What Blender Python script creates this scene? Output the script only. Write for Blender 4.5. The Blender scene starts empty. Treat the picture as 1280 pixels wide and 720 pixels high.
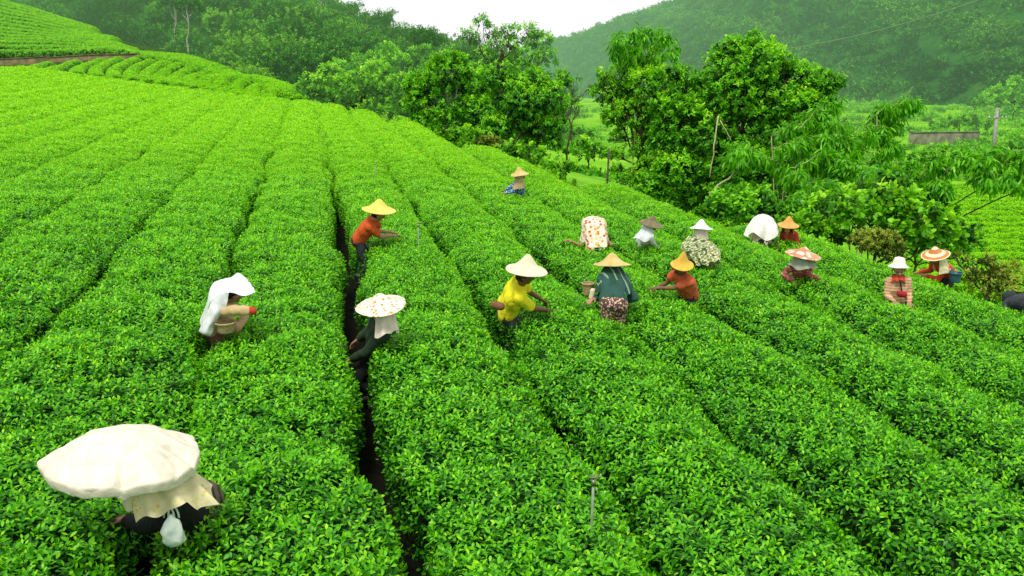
import bpy, bmesh, math
import numpy as np
from mathutils import Vector, Matrix

C = bpy.context.scene.collection
RAD = math.radians
rng = np.random.default_rng(11)

# ------------------------------------------------------------------ camera model
FPX = 1108.5                      # focal length in photo pixels (1280 wide)
PITCH = math.atan(260.0 / FPX)    # horizon on photo row 100
CAM = np.array([0.0, 0.0, 4.0])
FW = np.array([0.0, math.cos(PITCH), -math.sin(PITCH)])
UPV = np.array([0.0, math.sin(PITCH), math.cos(PITCH)])
RT = np.array([1.0, 0.0, 0.0])

def U(px, py, d):
    """world point seen at photo pixel (px,py) at depth d"""
    return CAM + d * (FW + RT * (px - 640) / FPX + UPV * (360 - py) / FPX)

def proj(P):
    V = np.asarray(P) - CAM
    d = V @ FW
    dd = np.where(d > 0.05, d, 0.05)
    return 640 + FPX * (V @ RT) / dd, 360 - FPX * (V @ UPV) / dd, d

def nrm(v):
    v = np.asarray(v, float)
    return v / np.maximum(np.linalg.norm(v, axis=-1, keepdims=True), 1e-9)

# ------------------------------------------------------------------ noise
def _hash(i, j, k, s):
    h = (i * 374761393 + j * 668265263 + k * 1442695041 + s * 974634777) & 0x7fffffff
    h = ((h ^ (h >> 13)) * 1274126177) & 0x7fffffff
    h = h ^ (h >> 16)
    return (h & 0xffff) / 65535.0

def vn3(x, y, z, s=0):
    x = np.asarray(x, float); y = np.asarray(y, float); z = np.asarray(z, float)
    xi = np.floor(x).astype(np.int64); yi = np.floor(y).astype(np.int64); zi = np.floor(z).astype(np.int64)
    fx = x - xi; fy = y - yi; fz = z - zi
    fx = fx * fx * (3 - 2 * fx); fy = fy * fy * (3 - 2 * fy); fz = fz * fz * (3 - 2 * fz)
    r = 0
    for a in (0, 1):
        wx = fx if a else 1 - fx
        for b in (0, 1):
            wy = fy if b else 1 - fy
            for c in (0, 1):
                wz = fz if c else 1 - fz
                r = r + wx * wy * wz * _hash(xi + a, yi + b, zi + c, s)
    return r                                   # 0..1

def vn2(x, y, s=0):
    return vn3(x, y, np.zeros_like(np.asarray(x, float)), s)

def fbm2(x, y, s=0, o=4):
    r = 0; a = 0.5; t = 0
    for i in range(o):
        r = r + a * vn2(x * 2 ** i, y * 2 ** i, s + i); t += a; a *= 0.5
    return r / t

# ------------------------------------------------------------------ object helpers
def tag(o, label=None, cat=None, group=None, kind=None):
    if label: o['label'] = label
    if cat: o['category'] = cat
    if group: o['group'] = group
    if kind: o['kind'] = kind
    return o

def empty(name, loc, rz=0.0):
    o = bpy.data.objects.new(name, None); C.objects.link(o)
    o.location = tuple(loc); o.rotation_euler = (0, 0, rz); o.empty_display_size = 0.2
    return o

def link(name, me, mat=None, parent=None, local=False):
    """link a mesh. Vertices are in world space unless local; parents are only translated/rotated about z"""
    o = bpy.data.objects.new(name, me); C.objects.link(o)
    if mat is not None:
        me.materials.clear(); me.materials.append(mat)
    if parent is not None:
        o.parent = parent
        if not local:
            M = Matrix.Translation(parent.location) @ parent.rotation_euler.to_matrix().to_4x4()
            o.matrix_parent_inverse = M.inverted()
    return o

def npmesh(name, V, faces, tint=None, smooth=True):
    """faces: list of (K,n) index arrays"""
    me = bpy.data.meshes.new(name)
    V = np.asarray(V, np.float32)
    me.vertices.add(len(V)); me.vertices.foreach_set('co', V.ravel())
    li = np.concatenate([f.ravel() for f in faces]).astype(np.int32)
    ls = np.concatenate([np.full(len(f), f.shape[1], np.int32) for f in faces])
    me.loops.add(len(li)); me.loops.foreach_set('vertex_index', li)
    st = np.zeros(len(ls), np.int32); st[1:] = np.cumsum(ls)[:-1]
    me.polygons.add(len(ls)); me.polygons.foreach_set('loop_start', st)
    if tint is not None:
        a = me.attributes.new('tint', 'FLOAT', 'POINT')
        a.data.foreach_set('value', np.asarray(tint, np.float32))
    me.update(calc_edges=True)
    if smooth: me.shade_smooth()
    return me

class Geo:
    """collects vertex / face arrays"""
    def __init__(s): s.V = []; s.F = {}; s.T = []; s.n = 0
    def add(s, V, faces, tint=None):
        V = np.asarray(V, np.float32)
        s.V.append(V)
        for f in faces:
            s.F.setdefault(f.shape[1], []).append(f + s.n)
        s.T.append(np.full(len(V), 0.5, np.float32) if tint is None else np.asarray(tint, np.float32))
        s.n += len(V)
    def mesh(s, name, smooth=True):
        return npmesh(name, np.concatenate(s.V), [np.concatenate(x) for x in s.F.values()], np.concatenate(s.T), smooth)

# ------------------------------------------------------------------ leaves
# templates: (along, across, fold) rows + faces
LEAF_HI = (np.array([[0,0,0],[.22,-.62,.16],[.22,0,0],[.22,.62,.16],[.5,-1,.22],[.5,0,0],[.5,1,.22],
                     [.78,-.66,.15],[.78,0,0],[.78,.66,.15],[1,0,0]], float),
           [np.array([[0,2,1],[0,3,2],[7,8,10],[8,9,10]]), np.array([[1,2,5,4],[2,3,6,5],[4,5,8,7],[5,6,9,8]])])
LEAF_MID = (np.array([[0,0,0],[.3,-.85,.2],[.3,.85,.2],[.7,-.8,.18],[.7,.8,.18],[1,0,0]], float),
            [np.array([[0,2,1],[3,4,5]]), np.array([[1,2,4,3]])])
LEAF_LO = (np.array([[0,0,0],[.5,-1,.2],[.5,1,.2],[1,0,0]], float), [np.array([[0,3,1],[0,2,3]])])

def leaves(geo, tpl, P, A, N, L, W, tint, curl=0.25):
    """P base, A axis, N up-normal, L length, W half width; curl bends the tip towards -N"""
    A = nrm(A); S = nrm(np.cross(A, N)); N = np.cross(S, A)
    T, faces = tpl
    n = len(P); m = len(T)
    if n == 0: return
    L = np.broadcast_to(L, (n,))[:, None]; W = np.broadcast_to(W, (n,))[:, None]
    a = T[None, :, 0]; b = T[None, :, 1]; c = T[None, :, 2]
    cu = np.broadcast_to(curl, (n,))[:, None]
    al = L * a * (1 - 0.25 * cu * a); bl = W * b; cl = W * c - L * cu * (a ** 2)
    V = P[:, None, :] + A[:, None, :] * al[..., None] + S[:, None, :] * bl[..., None] + N[:, None, :] * cl[..., None]
    off = (np.arange(n) * m)[:, None, None]
    ff = [(f[None] + off).reshape(-1, f.shape[1]) for f in faces]
    geo.add(V.reshape(-1, 3), ff, np.repeat(np.asarray(tint, np.float32), m))

def tube(geo, pts, rad, seg=6, tint=0.5, cap=True):
    pts = np.asarray(pts, float); n = len(pts)
    rad = np.broadcast_to(np.asarray(rad, float), (n,))
    t = np.gradient(pts, axis=0); t = nrm(t)
    ref = np.array([0.31, 0.22, 0.92])
    if abs(nrm(t.mean(0)) @ nrm(ref)) > 0.93: ref = np.array([0.9, 0.3, 0.1])
    s = nrm(np.cross(t, ref)); u = np.cross(s, t)
    an = np.linspace(0, 2 * math.pi, seg, endpoint=False)
    V = pts[:, None] + rad[:, None, None] * (s[:, None] * np.cos(an)[None, :, None] + u[:, None] * np.sin(an)[None, :, None])
    V = V.reshape(-1, 3)
    i = np.arange(n - 1)[:, None] * seg; j = np.arange(seg)[None]; j2 = (j + 1) % seg
    q = np.stack([i + j, i + j2, i + seg + j2, i + seg + j], -1).reshape(-1, 4)
    f = [q]
    if cap:
        V = np.vstack([V, pts[0], pts[-1]])
        a = n * seg; jj = np.arange(seg); jn = (jj + 1) % seg
        f.append(np.vstack([np.stack([np.full(seg, a), jn, jj], -1),
                            np.stack([np.full(seg, a + 1), (n - 1) * seg + jj, (n - 1) * seg + jn], -1)]))
    geo.add(V, f, np.full(len(V), tint))

# ------------------------------------------------------------------ materials
def new_mat(name):
    m = bpy.data.materials.new(name); m.use_nodes = True
    nt = m.node_tree; nt.nodes.clear()
    out = nt.nodes.new('ShaderNodeOutputMaterial')
    return m, nt, out

def N_(nt, t, **kw):
    n = nt.nodes.new(t)
    for k, v in kw.items(): setattr(n, k, v)
    return n

def ramp(nt, fac, stops):
    r = N_(nt, 'ShaderNodeValToRGB')
    e = r.color_ramp.elements
    while len(e) < len(stops): e.new(0.5)
    for x, (p, c) in zip(e, stops):
        x.position = p; x.color = (*c, 1) if len(c) == 3 else c
    nt.links.new(fac, r.inputs[0])
    return r.outputs[0]

def mixc(nt, fac, a, b, mode='MIX'):
    m = N_(nt, 'ShaderNodeMix', data_type='RGBA', blend_type=mode)
    for s, v in ((m.inputs[0], fac), (m.inputs[6], a), (m.inputs[7], b)):
        if hasattr(v, 'links'): nt.links.new(v, s)
        elif isinstance(v, (int, float)): s.default_value = v
        else: s.default_value = (*v, 1)
    return m.outputs[2]

def math_(nt, op, a, b=None, clamp=False):
    m = N_(nt, 'ShaderNodeMath', operation=op, use_clamp=clamp)
    for s, v in ((m.inputs[0], a), (m.inputs[1], b)):
        if v is None: continue
        if hasattr(v, 'links'): nt.links.new(v, s)
        else: s.default_value = v
    return m.outputs[0]

def noise(nt, vec, scale, detail=4, rough=0.55, col=False):
    n = N_(nt, 'ShaderNodeTexNoise'); n.inputs['Scale'].default_value = scale
    n.inputs['Detail'].default_value = detail; n.inputs['Roughness'].default_value = rough
    if vec is not None: nt.links.new(vec, n.inputs['Vector'])
    return n.outputs[1 if col else 0]

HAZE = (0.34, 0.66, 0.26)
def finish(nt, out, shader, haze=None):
    """painted aerial perspective: haze colour glows from the surface itself, growing with the distance from the tea field (world position)"""
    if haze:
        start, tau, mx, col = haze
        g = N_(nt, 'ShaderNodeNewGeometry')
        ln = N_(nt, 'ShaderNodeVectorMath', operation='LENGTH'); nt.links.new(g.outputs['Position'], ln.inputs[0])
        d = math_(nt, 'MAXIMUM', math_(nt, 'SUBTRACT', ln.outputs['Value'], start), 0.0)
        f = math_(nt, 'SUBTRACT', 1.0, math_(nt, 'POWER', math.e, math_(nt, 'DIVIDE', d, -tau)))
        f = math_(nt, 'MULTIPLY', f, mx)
        em = N_(nt, 'ShaderNodeEmission'); em.inputs[0].default_value = (*col, 1); em.inputs[1].default_value = 1.0  # haze painted as a glow of the surface, no mist volume
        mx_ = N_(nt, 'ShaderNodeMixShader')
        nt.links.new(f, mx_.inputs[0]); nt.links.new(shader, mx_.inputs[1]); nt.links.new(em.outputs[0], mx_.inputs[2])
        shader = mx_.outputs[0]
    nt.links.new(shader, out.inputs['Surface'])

def leaf_mat(name, stops, trans=0.3, rough=0.42, spec=0.4, big=(0.25, 0.35), haze=None, tcol=1.3):
    m, nt, out = new_mat(name)
    at = N_(nt, 'ShaderNodeAttribute'); at.attribute_name = 'tint'
    g = N_(nt, 'ShaderNodeNewGeometry')
    nz = noise(nt, g.outputs['Position'], big[0], 3)
    t = math_(nt, 'ADD', at.outputs['Fac'], math_(nt, 'MULTIPLY', math_(nt, 'SUBTRACT', nz, 0.5), big[1]), clamp=True)
    col = ramp(nt, t, stops)
    p = N_(nt, 'ShaderNodeBsdfPrincipled')
    nt.links.new(col, p.inputs['Base Color']); p.inputs['Roughness'].default_value = rough
    p.inputs['Specular IOR Level'].default_value = spec
    tr = N_(nt, 'ShaderNodeBsdfTranslucent')
    tc = mixc(nt, 1.0, col, (tcol * 1.1, tcol, 0.5), 'MULTIPLY')
    nt.links.new(tc, tr.inputs[0])
    mx = N_(nt, 'ShaderNodeMixShader'); mx.inputs[0].default_value = trans
    nt.links.new(p.outputs[0], mx.inputs[1]); nt.links.new(tr.outputs[0], mx.inputs[2])
    finish(nt, out, mx.outputs[0], haze)
    return m

def plain_mat(name, col, rough=0.7, var=0.15, scale=12.0, spec=0.3, bump=0.0, bscale=60, col2=None, haze=None, metal=0.0, trans=0.0):
    m, nt, out = new_mat(name)
    tc = N_(nt, 'ShaderNodeTexCoord')
    nz = noise(nt, tc.outputs['Object'], scale, 5)
    c2 = col2 or tuple(max(0, x * (1 - 2.2 * var)) for x in col)
    cc = ramp(nt, nz, [(0.3, c2), (0.7, tuple(min(1, x * (1 + var * 0.5)) for x in col))])
    p = N_(nt, 'ShaderNodeBsdfPrincipled')
    nt.links.new(cc, p.inputs['Base Color']); p.inputs['Roughness'].default_value = rough
    p.inputs['Specular IOR Level'].default_value = spec; p.inputs['Metallic'].default_value = metal
    if bump:
        b = N_(nt, 'ShaderNodeBump'); b.inputs['Strength'].default_value = bump; b.inputs['Distance'].default_value = 0.01
        nt.links.new(noise(nt, tc.outputs['Object'], bscale, 4), b.inputs['Height'])
        nt.links.new(b.outputs[0], p.inputs['Normal'])
    sh = p.outputs[0]
    if trans:
        tr = N_(nt, 'ShaderNodeBsdfTranslucent'); nt.links.new(cc, tr.inputs[0])
        mx = N_(nt, 'ShaderNodeMixShader'); mx.inputs[0].default_value = trans
        nt.links.new(sh, mx.inputs[1]); nt.links.new(tr.outputs[0], mx.inputs[2]); sh = mx.outputs[0]
    finish(nt, out, sh, haze)
    return m
# ------------------------------------------------------------------ the tea field plane
def _cd(px, py): return FW * 1.0 + RT * (px - 640) / FPX + UPV * (360 - py) / FPX
VPX, VPY = 382.0, 66.0
ROWD = nrm(_cd(VPX, VPY))                                     # direction the rows run
PN = nrm(np.cross(_cd(VPX + 135, VPY + 10), _cd(VPX, VPY)))
if PN[2] < 0: PN = -PN
ACR = nrm(np.cross(ROWD, PN))                                 # across the rows, to the right
PITCH_ROW = 1.6
def lane_slope(k): return (0.203 + 0.554 * k) / (1 + 0.041 * k)
def _hit(px, py, h):
    d = _cd(px, py); t = -h / (d @ PN)
    return CAM + d * t
_a = _hit(VPX + lane_slope(0) * 500, VPY + 500, 1.0); _b = _hit(VPX + lane_slope(1) * 500, VPY + 500, 1.0)
HT = PITCH_ROW / ((_b - _a) @ ACR)                            # camera height over the tea tops
TEA_H = 0.86
def hit(px, py, dh=0.0): return _hit(px, py, HT - dh)
ORG = CAM - PN * HT
U0 = (hit(VPX + lane_slope(0) * 500, VPY + 500) - ORG) @ ACR   # lane 0 offset
def uw(P):
    V = np.asarray(P) - ORG
    return V @ ACR - U0, V @ ROWD
def fp(u, w, dz=0.0):
    """point on the tea top plane"""
    u = np.asarray(u, float); w = np.asarray(w, float)
    P = ORG + (u + U0)[..., None] * ACR + w[..., None] * ROWD
    P[..., 2] += dz
    return P
def planez(x, y): return ORG[2] - (PN[0] * (x - ORG[0]) + PN[1] * (y - ORG[1])) / PN[2]

EDGE_PX = [(-260, 58), (-120, 66), (0, 79), (47, 84), (100, 92), (168, 101), (215, 107), (282, 115), (336, 121), (383, 125), (440, 132),
           (520, 152), (600, 178), (700, 210), (770, 228), (830, 243), (900, 262), (1030, 292), (1130, 323), (1215, 350), (1320, 385)]
EDGE = np.array([hit(*p) for p in EDGE_PX])
EU, EW = uw(EDGE)
def w_edge(u): return np.interp(u, EU, EW, left=EW[0], right=-5)
UMAX = EU[-1]

# ------------------------------------------------------------------ ground height (thin plate spline through surveyed points)
VALLEY = CAM[2] - 8.0
ctrl = []
for k in range(-26, 8, 3):
    for w in (-8, 0, 8, 16, 26, 38, 50, 64, 80):
        if w < w_edge(k * PITCH_ROW) - 3: ctrl.append(fp(k * PITCH_ROW, w, -TEA_H))
for k in range(7, 10, 2):
    for w in (-8, -2, 4): ctrl.append(fp(k * PITCH_ROW, w, -TEA_H))
for i, e in enumerate(EDGE):
    ctrl.append(e + [0, 0, -TEA_H])
    if i >= 9:
        t = nrm((EDGE[min(i + 1, len(EDGE) - 1)] - EDGE[i - 1])[:2])
        o = np.array([-t[1], t[0], 0]);  o = o if o[1] > 0 else -o
        if i >= 12:
            ctrl.append(e + o * 4 + [0, 0, -2.3]); ctrl.append(e + o * 10 + [0, 0, -(e[2] - VALLEY) * 0.8])
            q = e + o * 17; q[2] = VALLEY; ctrl.append(q)
        else:
            ctrl.append(e + o * 5 + [0, 0, -2.2]); ctrl.append(e + o * 14 + [0, 0, -4.5])
for px, py, d in [(-300, 80, 100), (-120, 80, 93), (0, 82, 88), (60, 82, 85), (110, 87, 80), (168, 93, 76), (215, 99, 72), (282, 109, 66), (336, 118, 62),
                  (-120, 73, 100), (0, 75, 98), (60, 72, 97), (150, 67, 96), (200, 69, 92), (235, 74, 88), (300, 92, 76), (350, 107, 68),
                  (-300, 62, 106), (-120, 64, 104), (0, 64.5, 102), (150, 60.5, 100.5), (200, 64, 97),
                  (-300, -60, 165), (-120, -25, 158), (0, -2, 150), (0, 30, 124), (-120, 20, 130), (60, 14, 142), (60, 38, 120), (120, 33, 131), (140, 50, 112),
                  (200, 56, 114), (250, 74, 98), (300, 90, 84), (345, 101, 74),
                  (120, 50, 160), (220, 80, 140), (300, 105, 120), (380, 128, 100), (0, 5, 200), (-300, -20, 220)]:
    q = U(px, py, d); q[2] -= 0.75; ctrl.append(q)
for x, y in [(-30, 110), (10, 110), (40, 90), (90, 60), (90, 100), (90, 150), (40, 150), (0, 170), (-60, 180), (60, 40), (60, 20), (60, 0), (40, -8), (140, 100), (140, 20), (140, 200), (0, 250), (100, 250), (-120, 260)]:
    ctrl.append(np.array([x, y, VALLEY + (1.2 if y > 140 else 0.0)]))
ctrl = np.array(ctrl)
_CX = ctrl[:, :2] / 50.0
def _tpsk(r2): return np.where(r2 > 1e-12, 0.5 * r2 * np.log(np.maximum(r2, 1e-12)), 0.0)
_n = len(ctrl)
_K = _tpsk(((_CX[:, None] - _CX[None]) ** 2).sum(-1)) + np.eye(_n) * 2e-4
_P = np.hstack([np.ones((_n, 1)), _CX])
_A = np.zeros((_n + 3, _n + 3)); _A[:_n, :_n] = _K; _A[:_n, _n:] = _P; _A[_n:, :_n] = _P.T
_S = np.linalg.solve(_A, np.concatenate([ctrl[:, 2], [0, 0, 0]]))
def sstep(a, b, x):
    t = np.clip((x - a) / (b - a), 0, 1); return t * t * (3 - 2 * t)
def ground(x, y):
    x = np.asarray(x, float); y = np.asarray(y, float); sh = x.shape
    q = np.stack([x.ravel(), y.ravel()], -1) / 50.0
    z = np.empty(len(q))
    for i in range(0, len(q), 20000):
        s = q[i:i + 20000]
        z[i:i + 20000] = _tpsk(((s[:, None] - _CX[None]) ** 2).sum(-1)) @ _S[:_n] + _S[_n] + s @ _S[_n + 1:]
    z = z.reshape(sh)
    zp = planez(x, y) - TEA_H
    u, w = uw(np.stack([x, y, planez(x, y)], -1))
    m = sstep(0.5, 6, w_edge(u) - w) * sstep(0.3, 2.0, UMAX + 1.5 - u)
    z = z * (1 - m) + zp * m
    far = np.maximum(sstep(180, 320, np.abs(x)), np.maximum(sstep(240, 380, y), sstep(10, 60, -y)))
    z = z * (1 - far) + VALLEY * far
    z = np.maximum(z, VALLEY - 1.5)
    z = z + 0.25 * (1 - m) * sstep(20, 40, y) * (fbm2(x / 7, y / 7, 5) - 0.5)
    return z

def axis(*segs):
    out = []
    for a, b, s in segs: out.append(np.arange(a, b, s))
    return np.concatenate(out)
gx = axis((-3000, -400, 400), (-400, -120, 20), (-120, 120, 1.2), (120, 400, 20), (400, 3001, 400))
gy = axis((-600, -40, 80), (-40, -12, 4), (-12, 130, 1.0), (130, 260, 4), (260, 500, 20), (500, 5001, 500))
X, Y = np.meshgrid(gx, gy)
Z = ground(X, Y)
nx, ny = len(gx), len(gy)
idx = np.arange(nx * ny).reshape(ny, nx)
quads = np.stack([idx[:-1, :-1], idx[:-1, 1:], idx[1:, 1:], idx[1:, :-1]], -1).reshape(-1, 4)

# ground: dark soil under the tea, grass elsewhere
M_ground, nt, out = new_mat('ground')
at = N_(nt, 'ShaderNodeAttribute'); at.attribute_name = 'tint'
gg = N_(nt, 'ShaderNodeNewGeometry')
n1 = noise(nt, gg.outputs['Position'], 0.12, 5); n2 = noise(nt, gg.outputs['Position'], 1.3, 5)
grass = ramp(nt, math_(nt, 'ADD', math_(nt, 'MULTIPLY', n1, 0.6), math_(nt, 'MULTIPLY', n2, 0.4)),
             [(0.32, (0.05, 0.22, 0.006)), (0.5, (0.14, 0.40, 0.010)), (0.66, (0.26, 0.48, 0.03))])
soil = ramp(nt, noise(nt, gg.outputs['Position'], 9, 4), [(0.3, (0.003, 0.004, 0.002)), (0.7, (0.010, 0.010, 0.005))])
p = N_(nt, 'ShaderNodeBsdfPrincipled'); p.inputs['Roughness'].default_value = 0.95; p.inputs['Specular IOR Level'].default_value = 0.1
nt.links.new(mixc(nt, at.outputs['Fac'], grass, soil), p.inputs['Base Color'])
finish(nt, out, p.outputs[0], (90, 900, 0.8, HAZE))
uu, ww = uw(np.stack([X, Y, planez(X, Y)], -1))
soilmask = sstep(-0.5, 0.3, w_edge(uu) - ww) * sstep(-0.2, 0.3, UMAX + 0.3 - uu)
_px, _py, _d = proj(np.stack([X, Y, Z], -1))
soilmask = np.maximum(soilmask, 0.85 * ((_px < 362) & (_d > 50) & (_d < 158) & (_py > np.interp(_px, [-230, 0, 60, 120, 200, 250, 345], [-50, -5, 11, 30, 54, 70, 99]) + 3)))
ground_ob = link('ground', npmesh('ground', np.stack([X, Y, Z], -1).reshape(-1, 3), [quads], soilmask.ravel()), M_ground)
tag(ground_ob, kind='structure')

# ------------------------------------------------------------------ tea hedges
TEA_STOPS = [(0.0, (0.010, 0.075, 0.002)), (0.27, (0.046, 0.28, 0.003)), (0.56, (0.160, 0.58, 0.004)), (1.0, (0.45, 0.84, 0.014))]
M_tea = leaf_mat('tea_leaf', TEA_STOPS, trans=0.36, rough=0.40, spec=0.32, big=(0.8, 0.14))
M_teafar = leaf_mat('tea_leaf_painted_haze', TEA_STOPS, trans=0.36, rough=0.5, spec=0.15, big=(0.3, 0.25), haze=(60, 600, 0.8, HAZE))
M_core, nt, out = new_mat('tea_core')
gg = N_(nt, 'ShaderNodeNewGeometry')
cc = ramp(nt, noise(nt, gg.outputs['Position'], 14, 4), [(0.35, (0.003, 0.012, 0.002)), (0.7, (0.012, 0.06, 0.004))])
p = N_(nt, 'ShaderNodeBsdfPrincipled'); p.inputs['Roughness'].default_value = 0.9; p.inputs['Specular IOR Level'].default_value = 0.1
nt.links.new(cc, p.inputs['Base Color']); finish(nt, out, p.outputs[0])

def shoots(geo, P, Nrm, dist, r, bright=0.0, small=1.0):
    """leafy shoots: spiral of leaves round each shoot point, coarser with distance"""
    n = len(P)
    if n == 0: return
    for lo, hi, tpl, m in ((0, 10.5, LEAF_HI, 6), (10.5, 22, LEAF_MID, 6), (22, 1e9, LEAF_LO, 4)):
        s = (dist >= lo) & (dist < hi)
        if not s.any(): continue
        p0 = P[s]; nn = Nrm[s]; dd = dist[s]; k = len(p0); br = bright[s] if np.ndim(bright) else bright
        ax = nrm(nn + r.normal(0, 0.28, (k, 3)))
        ref = nrm(np.cross(ax, r.normal(0, 1, (k, 3)))); ref2 = np.cross(ax, ref)
        ph = r.uniform(0, 6.28, k)
        base = np.maximum(0.058, 0.0024 * dd) * small * r.uniform(0.8, 1.25, k)
        vig_glint = r.normal(0, 0.11 + 0.03 * (lo > 20), k) + 0.2 * (r.random(k) < 0.01) - 0.20 * (r.random(k) < 0.10)  # shoot vigour; wider spread far off paints in glints
        for i in range(m):
            f = i / (m - 1)                              # 0 lowest leaf .. 1 bud
            a = ph + i * 2.4 + r.normal(0, 0.25, k)
            el = (-0.15 + 1.05 * f) + r.normal(0, 0.28, k)
            rad = ref * np.cos(a)[:, None] + ref2 * np.sin(a)[:, None]
            A = rad * np.cos(el)[:, None] + ax * np.sin(el)[:, None]
            Nn = ax * np.cos(el)[:, None] - rad * np.sin(el)[:, None]
            L = base * (1.1 - 0.45 * f)
            pos = p0 + ax * ((f - 0.75) * 0.075)
            t = 0.24 + 0.46 * f + vig_glint + br + r.normal(0, 0.075, k)
            leaves(geo, tpl, pos + A * 0.006, A, Nn, L, L * r.uniform(0.2, 0.26, k), np.clip(t, 0, 1), r.uniform(0.05, 0.4, k))

PROF_N = 9
def prof(t, hw, h, sh):
    """cross section of a trimmed tea hedge, t in -1..1 -> (offset, height below the top plane)"""
    a = np.abs(t)
    # domed top to |t|=.72, then the shoulder rolls over and goes down to the skirt
    x = np.where(a < 0.72, a / 0.72 * 0.90, 0.90 + 0.10 * np.sin(np.clip((a - 0.72) / 0.28, 0, 1) * math.pi / 2 * 1.15))
    z = np.where(a < 0.72, -sh * (a / 0.72) ** 2.6, -sh - (np.clip((a - 0.72) / 0.28, 0, 1) ** 1.5) * h * 0.62)
    return np.sign(t) * x * hw, z
WORKERS = [(-1, (235, 650)), (-1, (175, 668)), (-1, (266, 415)), (0, (470, 428)), (0, (446, 303)), (1, (634, 394)), (2, (768, 396)), (3, (742, 308)), (3, (650, 244)), (3, (860, 368)),
           (4, (803, 304)), (4, (873, 328)), (5, (950, 302)), (5, (990, 302)), (4, (1002, 346)), (5, (1122, 370)), (6, (1186, 344))]
WORKW = [(k, float(uw(hit(*p))[1])) for k, p in WORKERS]
def gapw(k, w):
    """width of the walking lane k at w: mostly closed over by leaves, open where people have just worked"""
    base = {0: 0.50, -1: 0.19, 1: 0.19, 2: 0.24, 3: 0.19, 4: 0.17, -2: 0.12}.get(k, 0.10 if k < 0 else 0.15)
    n = vn2(w / 1.3 + 13.7 * k, np.full_like(w, k * 3.1), 21)
    n2 = vn2(w / 0.45 + 5.1 * k, np.full_like(w, k * 1.3), 22)
    g = base * ((0.30 + 1.0 * n) if k == 0 else (-0.15 + 1.9 * n)) + 0.10 * (n2 - 0.5)
    fade = sstep(34, 6, w) if k not in (0, 1) else sstep(30, 12, w)
    push = sum((0.13 * np.exp(-((w - ww0) / 0.45) ** 2) for kk, ww0 in WORKW if kk == k), np.zeros_like(w))
    g = np.clip(g, -0.06, 0.4)
    return np.maximum(g * fade + 0.02 * (1 - fade) * n, push)

def lanec(k, w):
    return k * PITCH_ROW + 0.20 * (vn2(w / 2.6 + 7.7 * k, np.full_like(w, k * 2.3), 23) - 0.5) + 0.16 * (vn2(w / 0.9 + 3.7 * k, np.full_like(w, k * 1.9), 24) - 0.5)

def row_label(k):
    names = {
        -1: 'tea row between the big white sack picker and the polka dot hat picker',
        0: 'wide tea row right of the polka dot hat picker, up to the yellow shirt picker',
        1: 'tea row right of the yellow shirt picker, left of the green net cape picker',
        2: 'tea row between the green net cape picker and the orange shirt picker lanes',
        3: 'tea row right of the orange shirt picker, left of the plaid cape picker',
        4: 'tea row running just right of the red floral picker towards the white sack picker',
        5: 'tea row right of the picker facing us in the small white sun hat',
        6: 'outermost tea row along the right field edge beside the leafy bank',
        -2: 'tea row left of the big white sack picker and the white sheet picker',
    }
    if k in names: return names[k]
    ords = {-3: 'second', -4: 'third', -5: 'fourth', -6: 'fifth', -7: 'sixth', -8: 'seventh', -9: 'eighth', -10: 'ninth', -11: 'tenth',
            -12: 'eleventh', -13: 'twelfth', -14: 'thirteenth', -15: 'fourteenth'}
    return 'tea row on the left slope, %s row left of the big white sack picker' % ords[k]

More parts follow.
